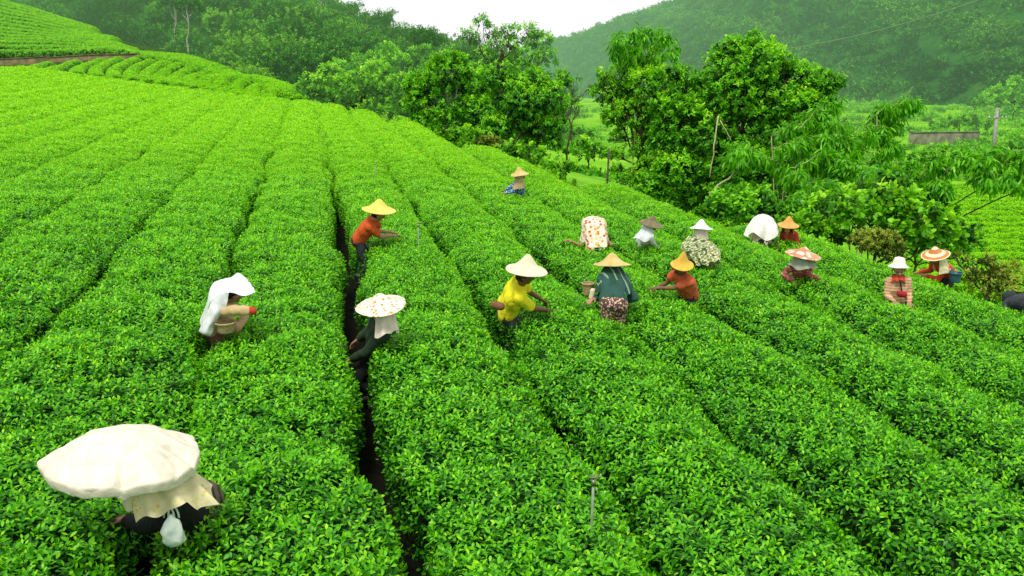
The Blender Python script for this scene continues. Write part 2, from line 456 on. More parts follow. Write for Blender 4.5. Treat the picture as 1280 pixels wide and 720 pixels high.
def tea_row(k):
    r = np.random.default_rng(100 + k)
    uc = (k + 0.5) * PITCH_ROW
    wend = float(min(w_edge(uc - 0.4), w_edge(uc + 0.4)))
    w0 = -2.0
    if wend < 2: return
    geo = Geo()
    # core body
    ws = np.concatenate([np.arange(w0, 24, 0.2), np.arange(24, max(wend, 24.1), 0.8)]); ws = ws[ws < wend - 0.25]
    L = lanec(k, ws) + gapw(k, ws) / 2; R = lanec(k + 1, ws) - gapw(k + 1, ws) / 2
    cen = (L + R) / 2; hw = (R - L) / 2
    ts = np.linspace(-1, 1, 17)
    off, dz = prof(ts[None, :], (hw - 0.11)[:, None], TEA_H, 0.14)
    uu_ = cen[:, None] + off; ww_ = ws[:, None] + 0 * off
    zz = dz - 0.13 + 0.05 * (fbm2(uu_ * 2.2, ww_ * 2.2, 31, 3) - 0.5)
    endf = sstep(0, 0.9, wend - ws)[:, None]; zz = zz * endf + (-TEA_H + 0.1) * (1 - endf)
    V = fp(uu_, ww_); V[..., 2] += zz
    n_, m_ = uu_.shape
    id_ = np.arange(n_ * m_).reshape(n_, m_)
    q = np.stack([id_[:-1, :-1], id_[:-1, 1:], id_[1:, 1:], id_[1:, :-1]], -1).reshape(-1, 4)
    root = empty('tea_row', fp(uc, 6.0, -TEA_H))
    tag(root, row_label(k), 'tea row', 'parallel rows of clipped tea bushes')
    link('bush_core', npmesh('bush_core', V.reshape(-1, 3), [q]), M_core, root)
    # shoots, slab by slab
    Ps, Ns, Ds, Br = [], [], [], []
    w = w0
    while w < wend:
        step = 0.5 if w < 25 else 1.5
        mid = fp(uc, w + step / 2)
        px, py, d = proj(mid)
        dist = float(np.linalg.norm(mid - CAM))
        SH = 0.14 if k >= -1 else 0.07
        if d > 1.5 and -500 < px < 1800 and py < 1250:
            lf = max(0.058, 0.0024 * dist)
            dens = 2.35 / (lf * lf * 0.23 * 0.62 * 2 * (6 if dist < 22 else 4))
            n = r.poisson(dens * step * 2.15)
            t = r.uniform(-1, 1, n); wv = w + r.uniform(0, step, n)
            ok = wv < wend - 0.1; t = t[ok]; wv = wv[ok]
            Lg = lanec(k, wv) + gapw(k, wv) / 2; Rg = lanec(k + 1, wv) - gapw(k + 1, wv) / 2
            hwv = (Rg - Lg) / 2 + 0.02
            o, z = prof(t, hwv, TEA_H, SH)
            o2, z2 = prof(np.clip(t + 0.02, -1, 1), hwv, TEA_H, SH); o1, z1 = prof(np.clip(t - 0.02, -1, 1), hwv, TEA_H, SH)
            uv = (Lg + Rg) / 2 + o
            sl = np.stack([o2 - o1, z2 - z1], -1); sl = nrm(sl)
            Nn = -sl[:, 1][:, None] * ACR + sl[:, 0][:, None] * PN
            big = fbm2(uv * 1.5, wv * 1.5, 41, 3) - 0.5
            sm = vn2(uv * 5.5, wv * 5.5, 47) - 0.5
            z = z + 0.11 * big + 0.07 * sm - r.exponential(0.022, len(t))
            e = sstep(0, 0.7, wend - wv); z = z * e + (-TEA_H * 0.6) * (1 - e)
            P = fp(uv, wv); P[:, 2] += z
            Ps.append(P); Ns.append(nrm(Nn + 0.25 * np.array([0, 0, 1]))); Ds.append(np.linalg.norm(P - CAM, axis=1))
            Br.append(0.10 * big + 0.08 * sm + 0.27 * float(sstep(5, 40, dist)) - 0.10 - 0.04 * float(sstep(-1, 6, uc)) * float(sstep(22, 6, dist)) + 0.14 * np.clip(z + 0.04, -0.6, 0.05) - (0.24 if k >= -1 else 0.17) * sstep(0.68, 1.0, np.abs(t)))  # brighter far off, darker at lane edges: light and shade put into the tint
        w += step
    if not Ps: return
    P = np.concatenate(Ps); Nn = np.concatenate(Ns); D = np.concatenate(Ds); B = np.concatenate(Br)
    px, py, d = proj(P)
    ok = (d > 1.0) & (px > -260) & (px < 1540) & (py < 960) & (py > -50)
    P, Nn, D, B = P[ok], Nn[ok], D[ok], B[ok]
    if len(P):
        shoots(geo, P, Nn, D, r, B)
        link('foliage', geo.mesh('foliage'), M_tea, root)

for k in range(-15, 7): tea_row(k)

# ------------------------------------------------------------------ hedges elsewhere: follow a line on the ground
def hedge_line(name, pts, width, height, label, group, dens=1.0, mat=None, lsize=None, seed=0, bright=0.05):
    r = np.random.default_rng(seed)
    pts = np.asarray(pts, float)
    seg = np.linalg.norm(np.diff(pts, axis=0), axis=1); s = np.concatenate([[0], np.cumsum(seg)])
    tot = s[-1]
    def at(q): return np.stack([np.interp(q, s, pts[:, i]) for i in range(3)], -1)
    ss = np.arange(0, tot, 0.5)
    c = at(ss); tdir = nrm(np.gradient(c, axis=0)); side = nrm(np.cross(tdir, [0, 0, 1]))
    ts = np.linspace(-1, 1, 11)
    endf = np.minimum(sstep(0, 0.7, ss), sstep(0, 0.7, tot - ss))
    off, dz = prof(ts[None], np.full((len(ss), 1), width / 2 - 0.08), height, 0.16 * width)
    z = (height + dz - 0.12) * (0.3 + 0.7 * endf[:, None])
    V = c[:, None] + side[:, None] * off[..., None]; V[..., 2] += z
    n_, m_ = off.shape
    id_ = np.arange(n_ * m_).reshape(n_, m_)
    q = np.stack([id_[:-1, :-1], id_[:-1, 1:], id_[1:, 1:], id_[1:, :-1]], -1).reshape(-1, 4)
    root = empty(name, c[len(c) // 2])
    tag(root, label, 'tea row', group)
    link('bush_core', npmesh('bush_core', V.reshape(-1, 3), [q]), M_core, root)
    dist = np.linalg.norm(c.mean(0) - CAM)
    lf = lsize or 0.0024 * dist
    n = int(dens * 2.2 / (lf * lf * 0.23 * 0.62 * 2 * 4) * tot * width * 1.4)
    t = r.uniform(-1, 1, n); sv = r.uniform(0, tot, n)
    o, z = prof(t, np.full(n, width / 2), height, 0.16 * width)
    o2, z2 = prof(np.clip(t + .02, -1, 1), width / 2, height, 0.16 * width); o1, z1 = prof(np.clip(t - .02, -1, 1), width / 2, height, 0.16 * width)
    cc_ = at(sv); td = nrm(at(np.minimum(sv + 0.3, tot)) - at(np.maximum(sv - 0.3, 0))); sd = nrm(np.cross(td, [0, 0, 1]))
    e = np.minimum(sstep(0, 0.7, sv), sstep(0, 0.7, tot - sv))
    P = cc_ + sd * o[:, None]
    P[:, 2] += (height + z) * (0.35 + 0.65 * e) + 0.22 * (fbm2(P[:, 0] * 1.9, P[:, 1] * 1.9, 7) - 0.5)
    sl = nrm(np.stack([o2 - o1, z2 - z1], -1))
    Nn = -sl[:, 1][:, None] * sd + sl[:, 0][:, None] * np.array([0, 0, 1.0])
    geo = Geo()
    shoots(geo, P, nrm(Nn + [0, 0, .2]), np.full(n, dist), r, bright - 0.25 * sstep(0.7, 1, np.abs(t)), small=lf / (0.0024 * dist))  # shade between rows painted as a darker tint on the shoulders
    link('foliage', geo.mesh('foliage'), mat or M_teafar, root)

def on_ground(px, py, lift=0.0, dmin=20, dmax=400):
    """first ground point along the ray through a pixel"""
    d = np.linspace(dmin, dmax, 1600)
    P = CAM + d[:, None] * _cd(px, py)
    g = ground(P[:, 0], P[:, 1]) + lift
    i = np.argmax(P[:, 2] < g)
    return P[i] if (P[:, 2] < g).any() else P[-1]
def ground_line(A, B, n=12, bend=0.0):
    A = np.asarray(A); B = np.asarray(B)
    t = np.linspace(0, 1, n)[:, None]
    L = A[None, :2] * (1 - t) + B[None, :2] * t
    nn = np.array([-(B - A)[1], (B - A)[0]]); L = L + nn * bend * np.sin(t * math.pi)
    return np.column_stack([L, ground(L[:, 0], L[:, 1])])

# short finger rows on the terrace below the low wall (left, far)
FING = [((20, 82), (62, 71.5)), ((62, 83), (96, 70)), ((96, 86.5), (128, 68.5)), ((122, 91), (150, 67.5)), ((146, 95), (170, 68)), ((168, 98), (190, 69)), ((188, 102), (208, 71)),
        ((207, 105), (224, 73)), ((226, 108), (240, 77)), ((245, 111), (256, 81)), ((264, 114), (273, 86)), ((283, 116), (290, 91)), ((302, 118), (307, 95)), ((322, 120), (325, 100)), ((342, 122), (343, 105))]
for i, (a, b) in enumerate(FING):
    dA = np.interp(a[0], [0, 110, 215, 345], [86, 79, 71, 61]); dB = np.interp(b[0], [0, 150, 235, 350], [97, 95, 87, 68])
    A = U(*a, dA); B = U(*b, dB)
    hedge_line('tea_row', ground_line(A, B, 10, 0.06), 1.2, 0.5, 'short rounded tea row on the terrace below the low retaining wall', 'short tea rows on the far terrace', seed=300 + i, bright=0.12, lsize=0.16)
# contour rows of the upper slope, above the wall
for i in range(15):
    t = i / 14
    pts = []
    for px in np.linspace(-230, 1, 8).tolist() + np.linspace(20, 345, 14).tolist():
        # right margin of the slope: rows stop on the silhouette
        y0 = np.interp(px, [-230, 0, 150, 200, 250, 345], [66, 63, 59, 62, 73.5, 101]); y1 = np.interp(px, [-230, 0, 60, 120, 200, 250, 345], [-45, -3, 13, 32, 56, 72, 100])
        d0 = np.interp(px, [-230, 0, 150, 200, 250, 345], [106, 103, 101, 97, 95, 74]); d1 = np.interp(px, [-230, 0, 60, 120, 200, 250, 345], [160, 149, 141, 130, 114, 99, 75])
        if px > 120 and (y0 - y1) < 5 + 22 * t: break
        d = d0 + (d1 - d0) * t
        P = CAM + d * _cd(px, y0)
        pts.append([P[0], P[1], float(ground(P[0], P[1]))])
    if len(pts) > 3:
        hedge_line('tea_row', pts, 1.95, 0.75, 'long contour tea row on the upper left slope above the low wall', 'contour tea rows on the upper slope', dens=0.8, seed=330 + i, bright=0.10, lsize=0.2)
for i in range(4):
    pts = []
    for px in np.linspace(176 + 6 * i, 374 - 4 * i, 12):
        py = np.interp(px, [176, 235, 300, 350, 375], [64, 70, 88, 103.5, 111.5]) - .5 * i; d = np.interp(px, [176, 235, 300, 350, 375], [95, 88.5, 77.5, 69, 64.5]) + 1.9 * i
        q = CAM + d * _cd(px, py); pts.append([q[0], q[1], float(ground(q[0], q[1]))])
    hedge_line('tea_row', pts, 1.7, 0.6, 'thin contour tea row along the top of the terrace beside the forest', 'contour tea rows along the terrace top', dens=0.9, seed=350 + i, bright=0.10, lsize=0.17)
# rows of the lower field in the valley on the right
for i in range(22):
    y = 25.7 + i * 2.05
    x0 = y * 0.44; x1 = y * 0.75
    hedge_line('tea_row', ground_line((x0, y, 0), (x1, y + 1.5, 0), 10), 1.72, 0.62, 'low tea row on the valley floor behind the leafy bank', 'tea rows of the lower field', seed=360 + i, bright=0.14)

# dirt track below the retaining wall
TA = [(-140, 78.5, 96), (0, 76.5, 96.2), (30, 75.2, 96.0), (60, 73.6, 95.6)]
V = []
for px_, py_, d_ in TA:
    q = CAM + _cd(px_, py_) * d_
    for o in (-.9, 0, .9): V.append([q[0], q[1] + o, float(ground(q[0], q[1] + o)) + .06])
i = np.arange(len(TA) - 1)[:, None] * 3; j = np.arange(2)[None]
tag(link('road', npmesh('road', np.array(V), [np.stack([i + j, i + 3 + j, i + 4 + j, i + 1 + j], -1).reshape(-1, 4)]), plain_mat('dirt', (0.40, 0.34, 0.20), .95, .3, .8, .1)), kind='structure')
# ------------------------------------------------------------------ trees and bushes
UPZ = np.array([0, 0, 1.0])
def crown(geo, cen, rad, r, L=0.16, W=0.036, cov=1.5, m=8, droop=0.0, tpl=LEAF_LO, hole=0.36, hs=0.6, div=0.9, bright=0.0, sq=0.85, inner=0.35, low=-0.75, lj=0.09):
    """leaf clumps through one lobe of a crown: uneven outline, gaps, lit tops and shaded undersides put into the tint"""
    cen = np.asarray(cen, float)
    n = int(cov * 12.57 * rad * rad * sq / (L * W * 2 * 0.55) / m)
    d = nrm(r.normal(0, 1, (n, 3))); d = d[d[:, 2] > low]; n = len(d)
    rf = 1 - np.abs(r.normal(0, 0.16, n)); rf = np.clip(rf, 0.45, 1.0)
    inn = r.random(n) < inner * 0.5; rf[inn] *= r.uniform(0.5, 0.85, inn.sum())
    bumps = 0.70 + 0.55 * vn3(d[:, 0] * 2.1 + cen[0] * 3, d[:, 1] * 2.1 + cen[1] * 3, d[:, 2] * 2.1 + cen[2] * 3, 3)
    rr = rad * rf * bumps
    P = cen + d * rr[:, None] * np.array([1, 1, sq])
    keep = vn3(P[:, 0] / hs, P[:, 1] / hs, P[:, 2] / hs, 9) > hole * r.uniform(0.75, 1.2, n)
    P, d, rf = P[keep], d[keep], rf[keep]; n = len(P)
    if n == 0: return
    ax = nrm(d * 0.75 + UPZ * (0.45 - 1.5 * droop) + r.normal(0, 0.33, (n, 3)))
    ref = nrm(np.cross(ax, r.normal(0, 1, (n, 3)))); ref2 = np.cross(ax, ref)
    ph = r.uniform(0, 6.28, n)
    ct = 0.33 + 0.26 * d[:, 2] + 1.3 * (rf - 0.90) + r.normal(0, 0.08, n) + bright  # daylight on tops and shade within painted into the leaf tint
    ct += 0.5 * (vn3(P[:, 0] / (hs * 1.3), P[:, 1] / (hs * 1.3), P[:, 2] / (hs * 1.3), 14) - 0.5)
    for i in range(m):
        a = ph + i * 2.4 + r.normal(0, 0.3, n)
        e = div + r.normal(0, 0.3, n)
        A = ax * np.cos(e)[:, None] + (ref * np.cos(a)[:, None] + ref2 * np.sin(a)[:, None]) * np.sin(e)[:, None]
        A = nrm(A - UPZ * droop * r.uniform(0.5, 1.6, n)[:, None])
        Nn = nrm(UPZ * 0.8 + d * 0.6 + r.normal(0, 0.35, (n, 3)))
        l = L * r.uniform(0.7, 1.2, n)
        leaves(geo, tpl, P + ax * ((i / m - 0.5) * L * 1.1), A, Nn, l, W * r.uniform(0.8, 1.2, n),
               np.clip(ct + r.normal(0, lj, n), 0, 1), 0.15 + 0.5 * droop)

def limb_pts(a, b, r, n=7, wob=0.12, sag=0.0):
    a = np.asarray(a, float); b = np.asarray(b, float)
    t = np.linspace(0, 1, n)[:, None]
    L = np.linalg.norm(b - a)
    P = a * (1 - t) + b * t + r.normal(0, wob * L / n, (n, 3)) * np.sin(t * math.pi)
    P[:, 2] += -sag * L * np.sin(t[:, 0] * math.pi)
    return P

M_bark = plain_mat('bark', (0.11, 0.085, 0.055), 0.9, 0.3, 9, 0.1, 0.5, 30)
M_barkpale = plain_mat('bark_pale', (0.34, 0.38, 0.27), 0.9, 0.25, 6, 0.1)
M_cane = plain_mat('dry_cane', (0.46, 0.42, 0.22), 0.7, 0.2, 6, 0.2)

def tree(name, label, cat, lobes, depth, mat, base=None, group=None, seed=0, trunk_r=0.16, trunkmat=None, spread=0.25, stems=1, **kw):
    """lobes: (photo px, py, radius px, depth offset m) -> real positions at their own depth"""
    r = np.random.default_rng(seed)
    cs = []
    for lb in lobes:
        dz = lb[3] if len(lb) > 3 else r.normal(0, spread * lb[2] * depth / FPX)
        d = depth + dz
        cs.append((U(lb[0], lb[1], d), lb[2] * d / FPX))
    cc = np.mean([c for c, _ in cs], axis=0)
    if base is None:
        b = np.array([cc[0], cc[1], 0.0])
    else:
        b = U(base[0], base[1], depth); 
    b[2] = float(ground(b[0], b[1])) - 0.1
    root = empty(name, b)
    tag(root, label, cat, group)
    g = Geo()
    top = cc * 0.6 + np.array([b[0], b[1], cc[2]]) * 0.4
    for s in range(stems):
        off = r.normal(0, 0.35, 3) * (stems > 1); off[2] = 0
        T = limb_pts(b + off, top + off * 2, r, 9, 0.25)
        tube(g, T, np.linspace(trunk_r, trunk_r * 0.45, 9) * (1 if s == 0 else 0.7), 8)
        for i, (c, rad) in enumerate(cs):
            if i % stems != s: continue
            st = T[4 + (i % 4)]
            Lb = limb_pts(st, c, r, 7, 0.3)
            tube(g, Lb, np.linspace(trunk_r * 0.42, 0.015, 7), 6)
            for q in range(4):
                e = c + nrm(r.normal(0, 1, 3) + [0, 0, 0.4]) * rad * 0.85
                tube(g, limb_pts(Lb[4], e, r, 5, 0.3), np.linspace(trunk_r * 0.16, 0.008, 5), 4)
    link('trunk', g.mesh('trunk'), trunkmat or M_bark, root)
    g = Geo()
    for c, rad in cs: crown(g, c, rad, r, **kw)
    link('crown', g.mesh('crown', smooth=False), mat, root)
    return root

def spray(geo, stemgeo, A, B, r, n=40, L=0.26, W=0.02, sag=0.2, hang=0.9, sr=0.012, bright=0.0, tpl=LEAF_MID, fan=0.18):
    """an arching bamboo branch hung with long drooping leaves"""
    A = np.asarray(A); B = np.asarray(B); t = np.linspace(0, 1, 12)[:, None]
    Lb = np.linalg.norm(B - A)
    P = A * (1 - t) + B * t; P[:, 2] += sag * Lb * np.sin(t[:, 0] * math.pi * 0.75)
    P = P + r.normal(0, 0.012 * Lb, P.shape)
    tube(stemgeo, P, np.linspace(sr, sr * 0.25, 12), 4)
    q = r.beta(2.0, 1.2, n)
    pos = np.stack([np.interp(q, t[:, 0], P[:, i]) for i in range(3)], -1) + r.normal(0, fan * 0.3, (n, 3))
    m = 6
    dirn = nrm(B - A)
    tw = nrm(dirn * 0.5 + r.normal(0, 0.55, (n, 3)))
    for i in range(m):
        Aa = nrm(tw * 0.5 + r.normal(0, 0.42, (n, 3)) - UPZ * hang * r.uniform(0.4, 1.4, n)[:, None])
        Nn = nrm(UPZ + r.normal(0, 0.4, (n, 3)))
        leaves(geo, tpl, pos + tw * (i * fan / m), Aa, Nn, L * r.uniform(0.65, 1.2, n), W * r.uniform(0.8, 1.2, n),
               np.clip(0.52 + bright + r.normal(0, 0.14, n) - 0.03 * i, 0, 1), 0.35)

def bamboo(name, label, base, sprays, mat, seed=0, group=None, cat='bamboo', stemmat=None, culm=0.025, **kw):
    """base world point; sprays: (A, B) world pairs"""
    r = np.random.default_rng(seed)
    b = np.array(base, float); b[2] = float(ground(b[0], b[1])) - 0.1
    root = empty(name, b); tag(root, label, cat, group)
    lg, sg = Geo(), Geo()
    for i, (A, B) in enumerate(sprays):
        if i % 12 == 0:
            a0 = b + np.append(r.normal(0, 0.25, 2), 0)
            mid = (a0 + A) / 2 + [0, 0, 0.12 * np.linalg.norm(A - a0)]
            t = np.linspace(0, 1, 10)[:, None]
            tube(sg, (1 - t) ** 2 * a0 + 2 * t * (1 - t) * mid + t ** 2 * A, np.linspace(culm, culm * 0.45, 10), 6)
        spray(lg, sg, A, B, r, **kw)
    link('culm', sg.mesh('culm'), stemmat or M_cane, root)
    link('foliage', lg.mesh('foliage', smooth=False), mat, root)
    return root

LF = (70, 420, 0.8, HAZE)
S_dark = [(0.0, (0.010, 0.08, 0.003)), (0.28, (0.055, 0.27, 0.004)), (0.58, (0.16, 0.52, 0.008)), (1.0, (0.42, 0.80, 0.03))]
S_lite = [(0.0, (0.016, 0.10, 0.003)), (0.28, (0.08, 0.32, 0.005)), (0.58, (0.22, 0.58, 0.012)), (1.0, (0.48, 0.82, 0.04))]
S_bamb = [(0.0, (0.012, 0.10, 0.003)), (0.30, (0.07, 0.32, 0.006)), (0.62, (0.18, 0.58, 0.012)), (1.0, (0.40, 0.82, 0.06))]
S_dry = [(0.0, (0.03, 0.06, 0.006)), (0.30, (0.13, 0.20, 0.014)), (0.60, (0.27, 0.36, 0.03)), (1.0, (0.42, 0.50, 0.08))]
M_dark = leaf_mat('leaf_dark', S_dark, 0.32, 0.42, 0.25, (0.5, 0.2))
M_lite = leaf_mat('leaf_light', S_lite, 0.34, 0.45, 0.22, (0.4, 0.25))
M_bamb = leaf_mat('leaf_bamboo', S_bamb, 0.38, 0.4, 0.25, (0.4, 0.2))
M_dry = leaf_mat('leaf_dry', S_dry, 0.25, 0.6, 0.2, (0.6, 0.3))
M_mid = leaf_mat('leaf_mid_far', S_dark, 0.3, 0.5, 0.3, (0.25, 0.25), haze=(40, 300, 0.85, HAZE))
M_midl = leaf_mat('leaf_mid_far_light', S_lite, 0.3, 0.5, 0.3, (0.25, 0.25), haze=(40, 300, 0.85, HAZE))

# right hand clump, about 28 m away below the field edge
tree('vine_covered_tree', 'tallest broad tree smothered in vines, standing below the field edge', 'tree',
     [(932, 84, 44), (965, 82, 30), (900, 118, 50), (955, 118, 48), (1002, 108, 36), (1032, 106, 20), (1050, 103, 10), (875, 160, 52), (925, 165, 55), (975, 150, 40), (890, 205, 50),
      (850, 215, 40), (935, 220, 50), (860, 120, 36), (840, 175, 34), (915, 62, 22), (948, 60, 22), (880, 245, 34), (985, 95, 24), (960, 250, 40), (1000, 140, 34), (910, 90, 40), (845, 250, 30), (820, 235, 26), (1010, 190, 40), (870, 265, 26), (905, 275, 30), (835, 98, 24), (845, 140, 30), (1015, 130, 30)], 28.5, M_dark, base=(905, 230), seed=5,
     trunk_r=0.2, L=0.135, W=0.032, bright=0.04, cov=1.9, tpl=LEAF_MID, hole=0.30, hs=0.45)
tree('slender_tree', 'loose light green tree with trailing vines left of the tallest vine covered tree', 'tree',
     [(790, 100, 32), (768, 118, 24), (815, 110, 34), (800, 140, 36), (770, 145, 20), (826, 150, 30), (752, 96, 12), (772, 172, 11), (770, 192, 9), (771, 212, 9), (808, 182, 24), (806, 212, 20), (826, 205, 26), (790, 225, 14), (815, 235, 20), (745, 110, 10), (800, 84, 26)], 30.5, M_lite, base=(815, 215), seed=6,
     trunk_r=0.13, L=0.12, W=0.03, bright=0.05, cov=1.7, tpl=LEAF_MID, hole=0.34, hs=0.4)
r_ = np.random.default_rng(77)
sp = []
for a in np.linspace(-0.3, 3.3, 12):
    A = U(800, 92, 30.5); A = A + r_.normal(0, 0.15, 3)
    sp.append((A, U(805 + 42 * math.cos(a), 70 - 28 * math.sin(a), 30.5 + r_.normal(0, 0.6))))
bamboo('bamboo_clump', 'feathery bamboo tip rising above the loose light green tree', U(800, 215, 30.5), sp, M_bamb, seed=8, n=28, L=0.28, W=0.030, culm=0.03)

sp = []
for (x, y, dx, dy, d) in [(975, 168, 28, -8, 26), (1000, 160, 36, -6, 26), (1015, 178, 38, 4, 25.5), (985, 190, 36, 6, 25), (1000, 205, 40, 0, 25), (1020, 215, 36, 6, 24.5), (960, 205, -25, 8, 25),
                          (975, 225, 30, 6, 24.5), (1010, 232, 40, 6, 24), (945, 235, -28, 12, 25), (1045, 190, 22, 4, 26), (990, 248, 36, 4, 23.5), (1030, 245, 34, 10, 23), (940, 190, -24, 14, 26), (1040, 212, 30, 8, 24.5), (965, 255, -20, 8, 24)]:
    for q in range(4):
        A = U(x + r_.normal(0, 9), y + r_.normal(0, 5), d + r_.normal(0, 0.5)); B = U(x + dx + r_.normal(0, 10), y + dy + r_.normal(0, 8), d - 0.4 + r_.normal(0, 0.5))
        sp.append((A, B))
bamboo('bamboo_clump', 'dense bamboo with long drooping leaves in front of the tallest tree', U(985, 255, 25.5), sp, M_bamb, seed=9, n=42, L=0.28, W=0.030)
sp = []
for (x, y, dx, dy, d) in [(1080, 175, 20, -12, 27), (1095, 165, 26, -4, 27), (1075, 190, -14, 4, 27), (1100, 185, 26, 4, 27), (1090, 200, 20, 8, 27), (1070, 178, -10, -6, 27), (1100, 148, 34, -14, 27), (1085, 160, 18, -18, 27), (1105, 142, 42, -8, 27)]:
    for q in range(2 if y < 160 else 3):
        sp.append((U(x + r_.normal(0, 5), y + r_.normal(0, 4), d + r_.normal(0, 0.3)), U(x + dx + r_.normal(0, 6), y + dy + r_.normal(0, 4), d + r_.normal(0, 0.3))))
bamboo('bamboo_clump', 'small rounded bamboo with an arching tip standing before the concrete wall', U(1085, 240, 27), sp, M_bamb, seed=10, n=36, L=0.27, W=0.028)
sp = []
for (x, y, dx, dy, d) in [(1060, 230, 36, -2, 22), (1090, 232, 34, -4, 21.5), (1115, 230, 36, -8, 21), (1150, 222, 34, -8, 20.5), (1180, 214, 34, -8, 20), (1210, 206, 36, -6, 20), (1240, 203, 36, 2, 20), (1262, 205, 34, 16, 20), (1255, 212, 20, 26, 20), (1225, 215, 14, 22, 20), (1130, 235, 20, 12, 21),
                          (1290, 210, 30, 20, 20), (1310, 215, 30, 30, 20), (1165, 226, 10, 16, 20.5)]:
    for q in range(3):
        sp.append((U(x + r_.normal(0, 5), y + r_.normal(0, 4), d + r_.normal(0, 0.35)), U(x + dx + r_.normal(0, 6), y + dy + r_.normal(0, 4), d + r_.normal(0, 0.35))))
bamboo('bamboo_clump', 'long bamboo branch reaching out to the right edge above the lower tea field', U(1075, 270, 22), sp, M_bamb, seed=12, n=30, L=0.25, W=0.026, hang=0.8, stemmat=M_bark)
tree('leafy_shrub', 'broad leaved green shrub on the bank behind the dry brown hedge', 'shrub',
     [(1120, 262, 26), (1150, 270, 28), (1176, 282, 24), (1150, 295, 28), (1190, 300, 14), (1108, 245, 20), (1085, 262, 26), (1130, 250, 22), (1060, 262, 24)], 18.8, M_lite, seed=13, trunk_r=0.05, L=0.15, W=0.055, cov=1.7, tpl=LEAF_MID, hole=0.26, hs=0.3, sq=0.8, bright=0.05)
tree('dry_hedge', 'boxy brownish half dry hedge at the field edge', 'hedge',
     [(1078, 298, 15), (1095, 298, 16), (1112, 301, 16), (1085, 308, 14), (1105, 313, 14), (1121, 311, 12), (1068, 300, 10)], 17.6, M_dry, seed=14, trunk_r=0.03, L=0.05, W=0.013, cov=1.6, hole=0.2, hs=0.2)
tree('leafy_shrub', 'low dark leafy bush at the foot of the dense bamboo', 'shrub',
     [(930, 262, 22), (900, 256, 18), (965, 272, 24), (1000, 268, 22), (1030, 272, 20), (945, 250, 22)], 23, M_dark, seed=15, trunk_r=0.05, L=0.13, W=0.04, cov=1.8, tpl=LEAF_MID, hole=0.26, hs=0.35)
tree('leafy_shrub', 'olive tinged weedy bush on the bank right of the picker with the blue bucket', 'shrub',
     [(1215, 330, 14), (1245, 340, 16), (1270, 350, 16), (1235, 325, 10), (1262, 335, 12), (1195, 322, 10), (1230, 352, 16), (1255, 362, 16), (1210, 345, 14), (1280, 365, 18), (1245, 352, 18)], 16.2, M_dry, seed=16, trunk_r=0.03, L=0.08, W=0.022, cov=0.9, tpl=LEAF_MID, hole=0.4, hs=0.25, bright=0.12)
tree('leafy_shrub', 'bright leafy thicket under the bamboo at the right field edge', 'shrub',
     [(1010, 285, 18), (1035, 290, 18), (1055, 280, 20), (1025, 262, 22), (1060, 250, 24), (1050, 300, 12), (985, 280, 16), (1075, 240, 20), (1095, 245, 20)], 20.5, M_lite, seed=17, trunk_r=0.04, L=0.13, W=0.04, cov=1.5, tpl=LEAF_MID, hole=0.28, hs=0.35)
tree('leafy_shrub', 'dark green thicket filling the hollow beneath the long bamboo branch', 'shrub',
     [(1100, 290, 18), (1130, 240, 22), (1155, 252, 22), (1180, 262, 18), (1205, 285, 16), (1080, 275, 18), (1210, 305, 16), (1160, 310, 18), (1180, 320, 14), (1110, 225, 20)], 20.3, M_dark, seed=18, trunk_r=0.04, L=0.14, W=0.045, cov=1.5, tpl=LEAF_MID, hole=0.28, hs=0.35)
# dead canes leaning in the clump
def cane(px, py, qx, qy, d0, d1, label, rad=0.022):
    r = np.random.default_rng(int(px))
    A = U(px, py, d0); B = U(qx, qy, d1)
    g = Geo(); tube(g, limb_pts(A, B, r, 9, 0.12), np.linspace(rad, rad * 0.5, 9), 6)
    o = link('bamboo_pole', g.mesh('bamboo_pole'), M_cane); tag(o, label, 'bamboo pole', 'dead bamboo canes')
cane(887, 242, 936, 205, 24.0, 25.5, 'pale dead bamboo cane lying at a slant low in the vine covered tree', 0.03)
cane(898, 145, 887, 222, 26.2, 25.8, 'pale dead bamboo cane hanging almost straight down in the vine covered tree')
cane(900, 150, 914, 175, 26.2, 26.0, 'short dead bamboo cane hanging beside the straight hanging one', 0.016)

# middle group, 40 to 70 m away beyond the field edge
tree('round_tree', 'dense rounded tree with upright shoots in the middle of the far tree group', 'tree',
     [(563, 92, 30), (535, 108, 27), (592, 108, 30), (560, 130, 36), (524, 132, 22), (600, 140, 28), (570, 74, 14), (548, 78, 12), (560, 156, 22), (590, 160, 18), (535, 152, 20), (520, 110, 18), (575, 172, 18), (605, 165, 18), (550, 172, 14)], 47, M_dark, base=(566, 165), seed=20,
     trunk_r=0.2, trunkmat=M_barkpale, L=0.20, W=0.05, cov=1.8, hole=0.28, hs=0.7, bright=0.06)
tree('weeping_tree', 'dark green tree with drooping leaves right of the dense rounded tree', 'tree',
     [(640, 118, 34), (668, 108, 30), (690, 124, 24), (650, 150, 34), (676, 158, 24), (625, 96, 24), (702, 100, 16), (622, 160, 24), (690, 150, 18), (690, 175, 14), (668, 182, 16), (640, 185, 16), (610, 180, 14), (655, 128, 30)], 41, M_dark, seed=21,
     trunk_r=0.16, L=0.20, W=0.038, cov=1.7, hole=0.30, hs=0.6, droop=0.5)
tree('feathery_tree', 'tall airy pale green tree poking above the far tree group', 'tree',
     [(604, 27, 12), (586, 46, 13), (640, 40, 15), (664, 40, 15), (678, 52, 14), (628, 60, 20), (655, 66, 24), (600, 74, 22), (684, 72, 16), (616, 42, 9), (570, 62, 12), (560, 80, 16), (648, 84, 24)], 58, M_midl, base=(630, 150), seed=22,
     trunk_r=0.14, L=0.26, W=0.05, cov=1.2, hole=0.36, hs=0.7, droop=0.25)
